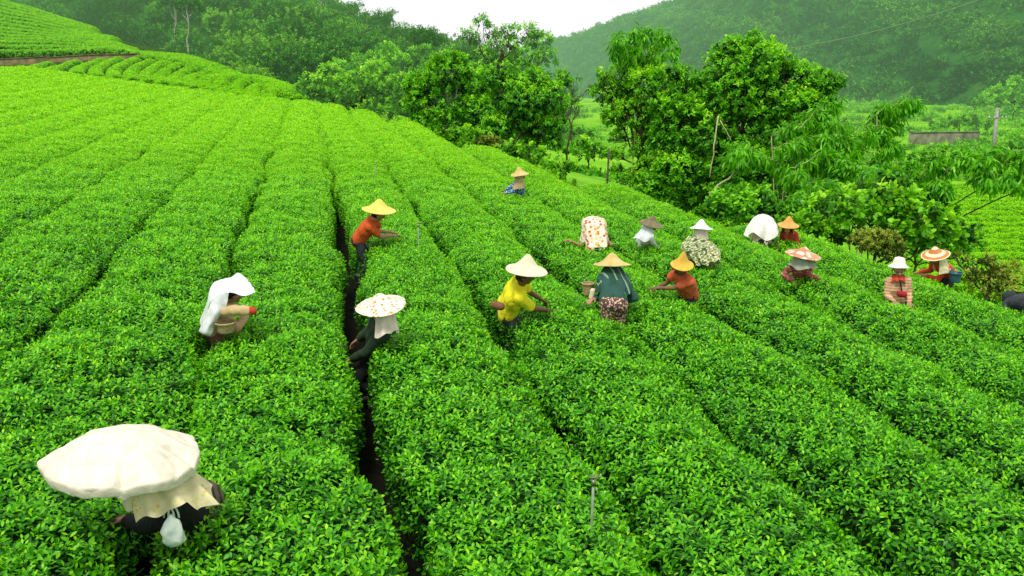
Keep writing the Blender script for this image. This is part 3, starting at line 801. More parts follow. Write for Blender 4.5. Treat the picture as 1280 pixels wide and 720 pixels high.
tree('bushy_tree', 'mid green bushy tree at the left end of the far tree group', 'tree',
     [(455, 104, 24), (480, 118, 22), (432, 112, 22), (505, 108, 22), (412, 92, 16), (392, 104, 16), (470, 92, 18), (500, 132, 16), (400, 118, 14), (440, 128, 16), (415, 122, 14), (465, 138, 16), (485, 142, 14), (520, 128, 18), (378, 112, 10)], 60, M_midl, seed=23,
     trunk_r=0.15, L=0.26, W=0.065, cov=1.8, hole=0.27, hs=0.8, bright=0.05)
tree('bushy_tree', 'hazy rounded tree behind the gap left of the dense rounded tree', 'tree',
     [(500, 84, 22), (528, 72, 18), (470, 80, 20), (448, 84, 18), (425, 88, 16), (540, 88, 18), (485, 66, 14)], 76, M_mid, seed=24,
     trunk_r=0.15, L=0.3, W=0.075, cov=1.8, hole=0.27, hs=0.8, bright=0.05)
tree('thin_tree', 'thin light tree with bare hanging twigs in the gap between the two tree groups', 'tree',
     [(716, 100, 13), (728, 116, 9), (712, 120, 12), (740, 108, 6), (722, 134, 8)], 44, M_lite, base=(706, 190), seed=25, trunk_r=0.06, L=0.2, W=0.035, cov=0.7, hole=0.5, hs=0.5, droop=0.4)
for i, (px, py, rp, d, lab) in enumerate([(612, 178, 12, 35.5, 'yellowish low bush at the field edge under the dense rounded tree'), (640, 186, 12, 34, 'low light bush at the field edge under the drooping dark tree'),
                                          (662, 190, 14, 33.5, 'bright low bush at the field edge right below the drooping dark tree'), (700, 205, 12, 31, 'small bush right on the field edge where the valley opens'),
                                          (585, 166, 12, 38, 'olive low bush beside the pale trunk of the dense rounded tree')]):
    tree('low_bush', lab, 'bush', [(px, py, rp), (px + rp, py + 4, rp * 0.8), (px - rp, py, rp * 0.7), (px + 4, py + rp * 0.7, rp * 0.7)], d, M_lite if i else M_dry, seed=40 + i, trunk_r=0.03, L=0.16, W=0.045, cov=1.2, tpl=LEAF_MID, hole=0.35, hs=0.3, bright=0.08)

# trees and bushes standing in the valley
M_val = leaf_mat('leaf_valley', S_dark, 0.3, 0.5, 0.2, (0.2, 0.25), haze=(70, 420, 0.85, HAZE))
for i, (lobes, d, lab) in enumerate([
    ([(1250, 118, 20), (1275, 112, 22), (1230, 128, 14), (1262, 132, 18), (1290, 130, 20), (1310, 110, 24)], 150, 'flat topped dark tree at the foot of the mountain by the right edge'),
    ([(1276, 176, 18), (1300, 170, 24), (1266, 186, 12), (1222, 192, 10), (1284, 190, 18)], 92, 'rounded bush mass at the right edge behind the utility pole'),
    ([(1190, 152, 12), (1210, 150, 12), (1228, 154, 12), (1172, 156, 9)], 118, 'line of low bushes just above the concrete wall'),
    ([(1035, 158, 12), (1050, 150, 8), (1020, 162, 9)], 120, 'small bush in the valley behind the right end of the tall tree'),
    ([(728, 182, 12), (745, 186, 10), (712, 188, 11), (755, 192, 9), (735, 194, 10)], 62, 'low leafy bush in the valley gap between the two tree groups'),
    ([(705, 160, 10), (722, 164, 9), (740, 166, 8), (690, 158, 10)], 92, 'hazy hedge of bushes farther back in the valley gap'),
    ([(1165, 196, 12), (1185, 192, 12), (1145, 200, 12), (1205, 196, 10)], 66, 'band of bushes in front of the concrete wall'),
    ([(1130, 210, 12), (1115, 215, 10), (1150, 216, 10)], 50, 'leafy bush behind the long bamboo branch')]):
    tree('valley_bush' if i else 'spreading_tree', lab, 'bush' if i else 'tree', lobes, d, M_val, seed=90 + i, trunk_r=0.08, L=0.0030 * d + .12, W=0.0008 * d + .03, cov=1.4, hole=0.3, hs=0.02 * d, sq=0.75, bright=0.0)

# ------------------------------------------------------------------ undergrowth on the banks (nobody could count it)
def scatter_clumps(name, pts, rads, mat, L, W, seed, label, cov=1.0, cat='undergrowth', tints=None, parent=None, **kw):
    r = np.random.default_rng(seed); g = Geo()
    for i, (P, rd) in enumerate(zip(pts, rads)): crown(g, P, rd, r, L=L, W=W, cov=cov, bright=0 if tints is None else tints[i], **kw)
    o = link(name, g.mesh(name, smooth=False), mat); tag(o, label, cat, kind='stuff')
    return o
pts, rd = [], []
for i in range(9, len(EDGE) - 1):
    t = nrm((EDGE[i + 1] - EDGE[i])[:2]); o = np.array([-t[1], t[0]]); o = o if o[1] > 0 else -o
    n = int(np.linalg.norm(EDGE[i + 1] - EDGE[i]) * 3.2)
    for q in range(n):
        b = EDGE[i] + (EDGE[i + 1] - EDGE[i]) * r_.random()
        k = abs(r_.normal(0, 2.6)) + 1.4
        x, y = b[0] + o[0] * k, b[1] + o[1] * k
        px, py, d = proj(np.array([x, y, 0.0]))
        if 700 < px < 835 and k > 2: continue
        s = r_.uniform(0.3, 0.62)
        pts.append(np.array([x, y, float(ground(x, y)) + s * 0.5])); rd.append(s)
scatter_clumps('undergrowth', pts, rd, M_lite, 0.13, 0.035, 61, 'tangled green undergrowth along the outer bank of the tea field', 1.0, hole=0.36, hs=0.4)
# weeds, banks and scrub across the valley floor
pts, rd, tn = [], [], []
for q in range(4600):
    y = 30 + 170 * r_.random() ** 1.3; x = r_.uniform(-0.02, 0.85) * y + r_.uniform(0, 6)
    px, py, d = proj(np.array([x, y, VALLEY]))
    if y < 72 and 0.43 < x / y < 0.78: continue                    # the lower tea field
    band = vn2(x / 16 + 3, y / 7, 71)
    if band < 0.45: continue
    s = r_.uniform(0.25, 0.7) * (0.6 + y / 110)
    pts.append(np.array([x, y, float(ground(x, y)) + s * 0.15])); rd.append(s); tn.append(-0.10 + 0.9 * (band - 0.5))
scatter_clumps('scrub', pts, rd, M_val, 0.30, 0.07, 62, 'weeds and scrub in bands across the valley floor', 0.8, tints=tn, sq=0.6, hole=0.2, low=-0.2, tpl=LEAF_LO, m=6)
# ------------------------------------------------------------------ wooded hills
def slope_sheet(name, cols, seed, amp, nx=180, nv=70, back=60):
    """cols: (px, base py, base depth, ridge py, ridge depth)"""
    c = np.array(cols, float)
    px = np.linspace(c[0, 0], c[-1, 0], nx)
    by, bd, ry, rd = (np.interp(px, c[:, 0], c[:, i]) for i in (1, 2, 3, 4))
    B = np.array([U(a, b, d) for a, b, d in zip(px, by, bd)]); R_ = np.array([U(a, b, d) for a, b, d in zip(px, ry, rd)])
    t = np.linspace(-0.12, 1.0, nv)[:, None, None]
    S = B[None] * (1 - t) + R_[None] * t
    prof_ = np.clip(t, 0, 1)
    S[..., 2] += (R_[None, :, 2] - B[None, :, 2]) * (0.10 * np.sin(prof_[..., 0] * math.pi))
    n = amp * (fbm2(S[..., 0] / 28 + seed, S[..., 2] / 60 + S[..., 1] / 60, seed, 4) - 0.5) * 2
    S[..., 1] += n * np.sin(np.clip(t[..., 0], 0, 1) * math.pi) * 1.2
    tail = R_[None].copy(); tail[..., 1] += back; tail[..., 2] -= 25
    S2 = np.concatenate([S, tail])
    id_ = np.arange(S2.shape[0] * nx).reshape(-1, nx)
    q = np.stack([id_[:-1, :-1], id_[:-1, 1:], id_[1:, 1:], id_[1:, :-1]], -1).reshape(-1, 4)
    return S, npmesh(name, S2.reshape(-1, 3), [q])

def wood(name, S, count, r0, r1, L, W, mat, seed, label, cov=0.9, sqz=0.85, m=6, tall=0.7, edge_boost=0.0, brs=0.15, **kw):
    r = np.random.default_rng(seed); g = Geo()
    nv, nx, _ = S.shape
    for i in range(count):
        a = r.random() * (nx - 1.01); b = r.random() * (nv - 1.01)
        if r.random() < edge_boost: b = (nv - 1.01) * (1 - 0.12 * r.random())
        P = S[int(b), int(a)] * (1 - (b % 1)) + S[int(b) + 1, int(a)] * (b % 1)
        P = P * (1 - (a % 1)) + S[int(b), int(a) + 1] * (a % 1)
        rad = r.uniform(r0, r1)
        px, py, d = proj(P)
        if not (-200 < px < 1480) or py < -130 - rad * FPX / d: continue
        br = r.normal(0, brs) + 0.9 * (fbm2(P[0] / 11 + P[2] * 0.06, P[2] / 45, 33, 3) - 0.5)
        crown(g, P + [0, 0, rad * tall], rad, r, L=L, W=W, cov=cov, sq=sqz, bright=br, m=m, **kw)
    o = link(name, g.mesh(name, smooth=False), mat); tag(o, label, 'woodland', kind='stuff')
    return o

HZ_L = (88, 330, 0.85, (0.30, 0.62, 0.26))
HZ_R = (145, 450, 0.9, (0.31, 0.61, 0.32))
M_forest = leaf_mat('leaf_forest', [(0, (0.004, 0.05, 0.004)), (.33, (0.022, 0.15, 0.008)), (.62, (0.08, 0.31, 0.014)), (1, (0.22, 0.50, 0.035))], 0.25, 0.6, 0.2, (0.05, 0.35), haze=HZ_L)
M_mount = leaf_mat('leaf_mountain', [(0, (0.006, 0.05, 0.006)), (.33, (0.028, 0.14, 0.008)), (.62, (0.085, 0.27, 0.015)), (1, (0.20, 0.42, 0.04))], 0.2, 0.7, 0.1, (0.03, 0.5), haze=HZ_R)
def hill_mat(name, c1, c2, c3, haze):
    m, nt, out = new_mat(name)
    g = N_(nt, 'ShaderNodeNewGeometry')
    mp = N_(nt, 'ShaderNodeMapping'); nt.links.new(g.outputs['Position'], mp.inputs['Vector']); mp.inputs['Scale'].default_value = (1.0, 1.0, 0.35)
    a = noise(nt, mp.outputs[0], 0.06, 6, 0.6); b = noise(nt, g.outputs['Position'], 0.5, 5)
    col = ramp(nt, math_(nt, 'ADD', math_(nt, 'MULTIPLY', a, 0.65), math_(nt, 'MULTIPLY', b, 0.35)), [(0.35, c1), (0.55, c2), (0.68, c3)])
    p = N_(nt, 'ShaderNodeBsdfPrincipled'); p.inputs['Roughness'].default_value = 1; p.inputs['Specular IOR Level'].default_value = 0.0
    nt.links.new(col, p.inputs['Base Color'])
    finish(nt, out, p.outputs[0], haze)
    return m
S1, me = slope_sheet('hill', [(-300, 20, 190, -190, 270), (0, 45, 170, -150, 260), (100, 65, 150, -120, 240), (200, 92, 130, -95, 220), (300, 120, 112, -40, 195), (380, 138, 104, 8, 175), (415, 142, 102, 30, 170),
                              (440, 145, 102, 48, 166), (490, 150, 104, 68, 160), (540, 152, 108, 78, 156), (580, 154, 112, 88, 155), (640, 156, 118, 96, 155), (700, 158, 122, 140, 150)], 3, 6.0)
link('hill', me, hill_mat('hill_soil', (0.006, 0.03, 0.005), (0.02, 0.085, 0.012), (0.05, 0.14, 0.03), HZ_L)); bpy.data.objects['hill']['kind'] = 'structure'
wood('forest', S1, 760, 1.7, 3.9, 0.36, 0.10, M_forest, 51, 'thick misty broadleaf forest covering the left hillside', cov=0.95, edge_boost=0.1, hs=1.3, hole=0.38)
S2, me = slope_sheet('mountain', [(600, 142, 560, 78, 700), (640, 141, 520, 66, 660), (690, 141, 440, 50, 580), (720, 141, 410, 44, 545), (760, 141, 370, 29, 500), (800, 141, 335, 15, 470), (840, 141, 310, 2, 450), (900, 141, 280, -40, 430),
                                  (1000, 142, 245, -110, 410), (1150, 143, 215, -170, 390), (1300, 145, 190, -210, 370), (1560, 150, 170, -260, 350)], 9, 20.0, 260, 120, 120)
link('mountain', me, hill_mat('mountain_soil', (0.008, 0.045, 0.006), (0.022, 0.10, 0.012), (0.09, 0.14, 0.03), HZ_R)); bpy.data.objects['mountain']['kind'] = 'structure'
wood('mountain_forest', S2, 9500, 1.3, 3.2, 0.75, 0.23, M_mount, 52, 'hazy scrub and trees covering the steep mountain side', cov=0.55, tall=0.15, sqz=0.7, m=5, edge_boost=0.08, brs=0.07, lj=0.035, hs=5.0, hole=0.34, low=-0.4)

# trees one can tell apart on the left hillside
r5 = np.random.default_rng(5)
for i, (px, y0, y1, d, lab) in enumerate([(219, 36, 2, 128, 'slim pale trunked tree on the left hillside, left one of the pair'), (236, 48, 8, 124, 'slim pale trunked tree on the left hillside, right one of the pair')]):
    tree('pale_trunk_tree', lab, 'tree', [(px, y1 - 6, 14), (px - 10, y1, 10), (px + 11, y1 + 1, 10)], d, M_forest, base=(px, y0 + 30), group=None, seed=70 + i, trunk_r=0.15, trunkmat=M_barkpale, L=0.4, W=0.1, cov=1.0)
def far_bamboo(px, py, d, h, n, lab, seed):
    r = np.random.default_rng(seed); T = U(px, py, d); sp = []
    for i in range(n):
        a = r.uniform(0, 6.28); out_ = h * r.uniform(0.15, 0.45)
        B = T + np.array([math.cos(a) * out_, math.sin(a) * out_, -r.uniform(0.0, 0.25) * h])
        A = T + np.array([math.cos(a) * out_ * 0.3, math.sin(a) * out_ * 0.3, -h * r.uniform(0.15, 0.6)])
        sp.append((A, B))
    b = T.copy()
    bamboo('bamboo_clump', lab, b, sp, M_forest, seed=seed, n=26, L=0.6, W=0.07, culm=0.07, tpl=LEAF_LO, fan=0.8, hang=0.5, bright=-0.05, sr=0.03)
far_bamboo(532, 40, 120, 5.5, 26, 'arching bamboo on the skyline at the right end of the left hill', 81)
far_bamboo(470, 18, 150, 7.0, 30, 'bamboo plumes on the skyline of the left hill, in the middle', 82)
far_bamboo(432, 6, 155, 7.0, 30, 'bamboo plumes high on the skyline where the left hill leaves the sky', 83)
far_bamboo(500, 38, 140, 4.5, 20, 'low bamboo plumes on the skyline just left of the arching bamboo', 84)
# ------------------------------------------------------------------ the tea pickers
def cap_(geo, p0, r0, p1, r1, seg=14, rings=5):
    """closed tapered capsule"""
    p0 = np.asarray(p0, float); p1 = np.asarray(p1, float)
    t = nrm(p1 - p0) if np.linalg.norm(p1 - p0) > 1e-6 else np.array([0, 0, 1.0])
    a = np.linspace(-math.pi / 2, 0, rings); prof_ = [(r0 * math.cos(x), p0 + t * r0 * math.sin(x)) for x in a]
    prof_ += [(r1 * math.cos(x), p1 + t * r1 * math.sin(x)) for x in a[::-1] * -1]
    ref = np.array([1.0, 0, 0]) if abs(t[0]) < 0.8 else np.array([0, 1.0, 0])
    s = nrm(np.cross(t, ref)); u = np.cross(s, t)
    an = np.linspace(0, 2 * math.pi, seg, endpoint=False)
    V = np.concatenate([c + max(r, 1e-4) * (np.cos(an)[:, None] * s + np.sin(an)[:, None] * u) for r, c in prof_])
    n = len(prof_); i = np.arange(n - 1)[:, None] * seg; j = np.arange(seg)[None]; j2 = (j + 1) % seg
    q = np.stack([i + j, i + seg + j, i + seg + j2, i + j2], -1).reshape(-1, 4)
    V = np.vstack([V, prof_[0][1], prof_[-1][1]])
    jj = np.arange(seg); jn = (jj + 1) % seg
    tr = np.vstack([np.stack([np.full(seg, n * seg), jj, jn], -1), np.stack([np.full(seg, n * seg + 1), (n - 1) * seg + jn, (n - 1) * seg + jj], -1)])
    geo.add(V, [q, tr])

def fuse(geo, voxel, name, smooth=6, wrinkle=0.0, seed=0):
    """one continuous smooth surface from overlapping volumes"""
    me = geo.mesh('tmp'); ob = bpy.data.objects.new('tmp', me); C.objects.link(ob)
    m = ob.modifiers.new('r', 'REMESH'); m.mode = 'VOXEL'; m.voxel_size = voxel
    s = ob.modifiers.new('s', 'SMOOTH'); s.factor = 0.5; s.iterations = smooth
    dg = bpy.context.evaluated_depsgraph_get()
    out = bpy.data.meshes.new_from_object(ob.evaluated_get(dg)); out.name = name
    bpy.data.objects.remove(ob); bpy.data.meshes.remove(me)
    if wrinkle:
        n = len(out.vertices); co = np.empty(n * 3, np.float32); no = np.empty(n * 3, np.float32)
        out.vertices.foreach_get('co', co); out.vertices.foreach_get('normal', no)
        co = co.reshape(-1, 3); no = no.reshape(-1, 3)
        f = vn3(co[:, 0] * 22 + seed, co[:, 1] * 22, co[:, 2] * 9, seed) + 0.5 * vn3(co[:, 0] * 45, co[:, 1] * 45 + seed, co[:, 2] * 30, seed + 1)
        co = co + no * ((f - 0.75) * 2 * wrinkle)[:, None]
        out.vertices.foreach_set('co', co.ravel().astype(np.float32)); out.update()
    out.shade_smooth()
    return out

def ik(a, b, l1, l2, pole):
    a = np.asarray(a, float); b = np.asarray(b, float); v = b - a; d = np.linalg.norm(v)
    d2 = min(d, (l1 + l2) * 0.985); t = v / max(d, 1e-6); b = a + t * d2
    c = (l1 * l1 - l2 * l2 + d2 * d2) / (2 * d2); h = math.sqrt(max(l1 * l1 - c * c, 0))
    p = np.asarray(pole, float); p = p - t * (p @ t); p = p / max(np.linalg.norm(p), 1e-6)
    return a + t * c + p * h, b

def cloth_mat(name, base, kind='plain', col2=None, col3=None, scale=30, rough=0.85, trans=0.0, thr=0.35):
    m, nt, out = new_mat(name)
    tc = N_(nt, 'ShaderNodeTexCoord'); v = tc.outputs['Object']
    wr = noise(nt, v, 9, 5, 0.6)
    b0 = ramp(nt, wr, [(0.3, tuple(x * 0.72 for x in base)), (0.65, base)])
    col = b0
    if kind == 'dots':
        vo = N_(nt, 'ShaderNodeTexVoronoi'); vo.inputs['Scale'].default_value = scale; nt.links.new(v, vo.inputs['Vector'])
        f = math_(nt, 'LESS_THAN', vo.outputs['Distance'], thr)
        rr = N_(nt, 'ShaderNodeSeparateColor'); nt.links.new(vo.outputs['Color'], rr.inputs[0])
        dc = ramp(nt, rr.outputs[0], [(0.2, col2), (0.8, col3 or col2)])
        col = mixc(nt, f, b0, dc)
    elif kind == 'stripes':
        s = N_(nt, 'ShaderNodeSeparateXYZ'); nt.links.new(v, s.inputs[0])
        w_ = math_(nt, 'SINE', math_(nt, 'MULTIPLY', math_(nt, 'ADD', s.outputs[2], math_(nt, 'MULTIPLY', wr, 0.03)), scale))
        col = mixc(nt, math_(nt, 'GREATER_THAN', w_, thr), b0, col2)
    elif kind == 'vstripes':
        s = N_(nt, 'ShaderNodeSeparateXYZ'); nt.links.new(v, s.inputs[0])
        w_ = math_(nt, 'SINE', math_(nt, 'MULTIPLY', math_(nt, 'ADD', s.outputs[0], math_(nt, 'MULTIPLY', s.outputs[1], 0.6)), scale))
        col = mixc(nt, math_(nt, 'GREATER_THAN', w_, thr), b0, col2)
    elif kind == 'check':
        ck = N_(nt, 'ShaderNodeTexChecker'); ck.inputs['Scale'].default_value = scale; nt.links.new(v, ck.inputs['Vector'])
        n2 = noise(nt, v, scale * 0.7, 2)
        col = mixc(nt, math_(nt, 'MULTIPLY', ck.outputs['Fac'], ramp(nt, n2, [(0.4, (0.4,) * 3), (0.6, (1.0,) * 3)])), b0, col2)
        if col3: col = mixc(nt, math_(nt, 'GREATER_THAN', noise(nt, v, scale * 0.5, 1), 0.6), col, col3)
    p = N_(nt, 'ShaderNodeBsdfPrincipled'); nt.links.new(col, p.inputs['Base Color'])
    p.inputs['Roughness'].default_value = rough; p.inputs['Specular IOR Level'].default_value = 0.2
    bp = N_(nt, 'ShaderNodeBump'); bp.inputs['Strength'].default_value = 0.5; bp.inputs['Distance'].default_value = 0.012
    nt.links.new(noise(nt, v, 18, 4), bp.inputs['Height']); nt.links.new(bp.outputs[0], p.inputs['Normal'])
    sh = p.outputs[0]
    if trans:
        tr = N_(nt, 'ShaderNodeBsdfTranslucent'); nt.links.new(col, tr.inputs[0])
        mx = N_(nt, 'ShaderNodeMixShader'); mx.inputs[0].default_value = trans
        nt.links.new(sh, mx.inputs[1]); nt.links.new(tr.outputs[0], mx.inputs[2]); sh = mx.outputs[0]
    finish(nt, out, sh)
    return m

def straw_mat(name, base, dark, dots=None, rings=False):
    m, nt, out = new_mat(name)
    tc = N_(nt, 'ShaderNodeTexCoord'); v = tc.outputs['Object']
    s = N_(nt, 'ShaderNodeSeparateXYZ'); nt.links.new(v, s.inputs[0])
    an = math_(nt, 'ARCTAN2', s.outputs[1], s.outputs[0])
    rad = math_(nt, 'POWER', math_(nt, 'ADD', math_(nt, 'MULTIPLY', s.outputs[0], s.outputs[0]), math_(nt, 'MULTIPLY', s.outputs[1], s.outputs[1])), 0.5)
    w1 = math_(nt, 'SINE', math_(nt, 'MULTIPLY', an, 44.0)); w2 = math_(nt, 'SINE', math_(nt, 'MULTIPLY', rad, 260.0))
    f = math_(nt, 'ADD', math_(nt, 'MULTIPLY', math_(nt, 'MULTIPLY', w1, w2), 0.25), noise(nt, v, 7, 4))
    col = ramp(nt, f, [(0.28, dark), (0.62, base)])
    if dots:
        vo = N_(nt, 'ShaderNodeTexVoronoi'); vo.inputs['Scale'].default_value = dots[1]; nt.links.new(v, vo.inputs['Vector'])
        col = mixc(nt, math_(nt, 'LESS_THAN', vo.outputs['Distance'], dots[2]), col, dots[0])
    if rings:
        col = mixc(nt, math_(nt, 'GREATER_THAN', math_(nt, 'SINE', math_(nt, 'MULTIPLY', rad, 62.0)), 0.1), col, rings)
    p = N_(nt, 'ShaderNodeBsdfPrincipled'); nt.links.new(col, p.inputs['Base Color'])
    p.inputs['Roughness'].default_value = 0.75; p.inputs['Specular IOR Level'].default_value = 0.2
    bp = N_(nt, 'ShaderNodeBump'); bp.inputs['Strength'].default_value = 0.4; bp.inputs['Distance'].default_value = 0.006
    nt.links.new(f, bp.inputs['Height']); nt.links.new(bp.outputs[0], p.inputs['Normal'])
    finish(nt, out, p.outputs[0])
    return m

M_skin = plain_mat('skin', (0.42, 0.22, 0.13), 0.55, 0.12, 12, 0.35)
M_skind = plain_mat('skin_tanned', (0.20, 0.09, 0.05), 0.55, 0.15, 12, 0.35)
M_hair = plain_mat('hair', (0.012, 0.010, 0.009), 0.5, 0.3, 60, 0.3)
M_eye = plain_mat('eye', (0.015, 0.010, 0.008), 0.2, 0.1, 60, 0.5)
M_lip = plain_mat('lip', (0.32, 0.09, 0.07), 0.5, 0.1, 60, 0.4)
M_boot = plain_mat('boot', (0.02, 0.022, 0.02), 0.4, 0.2, 20, 0.4)

def frame_mesh(V, faces, name, org, ax_x, ax_y, ax_z, smooth=True):
    V = np.asarray(V, float)
    return npmesh(name, np.asarray(org) + V[:, :1] * ax_x + V[:, 1:2] * ax_y + V[:, 2:] * ax_z, faces, None, smooth)

def lathe_grid(rows, seg, closed=True):
    n = rows; i = np.arange(n - 1)[:, None] * seg
    j = np.arange(seg if closed else seg - 1)[None]; j2 = (j + 1) % seg
    return np.stack([i + j, i + seg + j, i + seg + j2, i + j2], -1).reshape(-1, 4)

def hat_obj(parent, org, axis, R, H, mat, seed, brim=0.0, crown_r=None, wob=0.02, name='hat'):
    """conical woven hat (or a crowned sun hat when crown_r is given); own origin so the weave follows the hat"""
    r = np.random.default_rng(seed); seg = 56
    if crown_r is None:
        top = [(0.0, 1.0), (0.07, .97), (.18, .84), (.32, .60), (.50, .33), (.68, .15), (.84, .05), (0.95, 0.0), (1.0, -0.015)]
        prof_ = [(a * R, b * H) for a, b in top]
    else:
        prof_ = [(0.0, H), (crown_r * .45, H * .98), (crown_r * .8, H * .86), (crown_r, H * .55), (crown_r * 1.06, H * .2), (crown_r * 1.2, 0.06 * H), (R * .8, -.14 * H), (R, -.30 * H)]
    inner = [(a * 0.985, b - 0.010) for a, b in prof_[::-1]]
    allp = prof_ + inner
    an = np.linspace(0, 2 * math.pi, seg, endpoint=False)
    ph = r.uniform(0, 6.28, 4)
    V = []
    for a, b in allp:
        wv = wob * R * (a / R) ** 2 * (np.sin(2 * an + ph[0]) + 0.5 * np.sin(3 * an + ph[1]) + 0.25 * np.sin(7 * an + ph[2]))
        V.append(np.stack([a * np.cos(an) * (1 + 0.012 * np.sin(5 * an + ph[3])), a * np.sin(an), b + wv + brim * R * (a / R) ** 2 * np.sin(an + ph[0])], -1))
    V = np.concatenate(V)
    q = lathe_grid(len(allp), seg)
    me = npmesh(name, V, [q])
    o = bpy.data.objects.new(name, me); C.objects.link(o); me.materials.append(mat)
    z = nrm(axis); x = nrm(np.cross([0, 1, 0.01], z)); y = np.cross(z, x)
    W = Matrix(((x[0], y[0], z[0], org[0]), (x[1], y[1], z[1], org[1]), (x[2], y[2], z[2], org[2]), (0, 0, 0, 1)))
    o.parent = parent
    o.matrix_parent_inverse = Matrix.Translation(parent.location).inverted()
    o.matrix_basis = W
    return o

def drape(parent, org, fwd, prof_, a0, a1, mat, name='headscarf', folds=9, amp=0.03, seed=0, seg=64, sag=(0, 0, 0), cell=False):
    """cloth hanging in folds: prof_ rows of (z, half width, half depth); angles measured from the front, degrees"""
    r = np.random.default_rng(seed)
    f = nrm(np.array([fwd[0], fwd[1], 0.0])); s = np.cross(f, UPZ)
    p = np.array(prof_, float); n = 22
    q = np.linspace(0, len(p) - 1, n); pp = np.stack([np.interp(q, np.arange(len(p)), p[:, i]) for i in range(3)], -1)
    an = np.radians(np.linspace(a0, a1, seg))
    ph = r.uniform(0, 6.28, 4); V = []
    for i in range(n):
        tt = i / (n - 1)
        k = 1 + amp * 4 * tt * (np.sin(folds * an + ph[0]) * 0.6 + 0.4 * np.sin(folds * 1.7 * an + ph[1]))
        z = pp[i, 0] - amp * tt ** 2 * (0.8 * np.sin(3 * an + ph[2]) + 0.5 * np.sin(folds * an + ph[3]))
        V.append(np.asarray(org) + (np.sin(an) * pp[i, 1] * k)[:, None] * s + (np.cos(an) * pp[i, 2] * k)[:, None] * f + z[:, None] * UPZ + np.asarray(sag) * tt)
    me = npmesh(name, np.concatenate(V), [lathe_grid(n, seg, False)])
    return link(name, me, mat, parent)

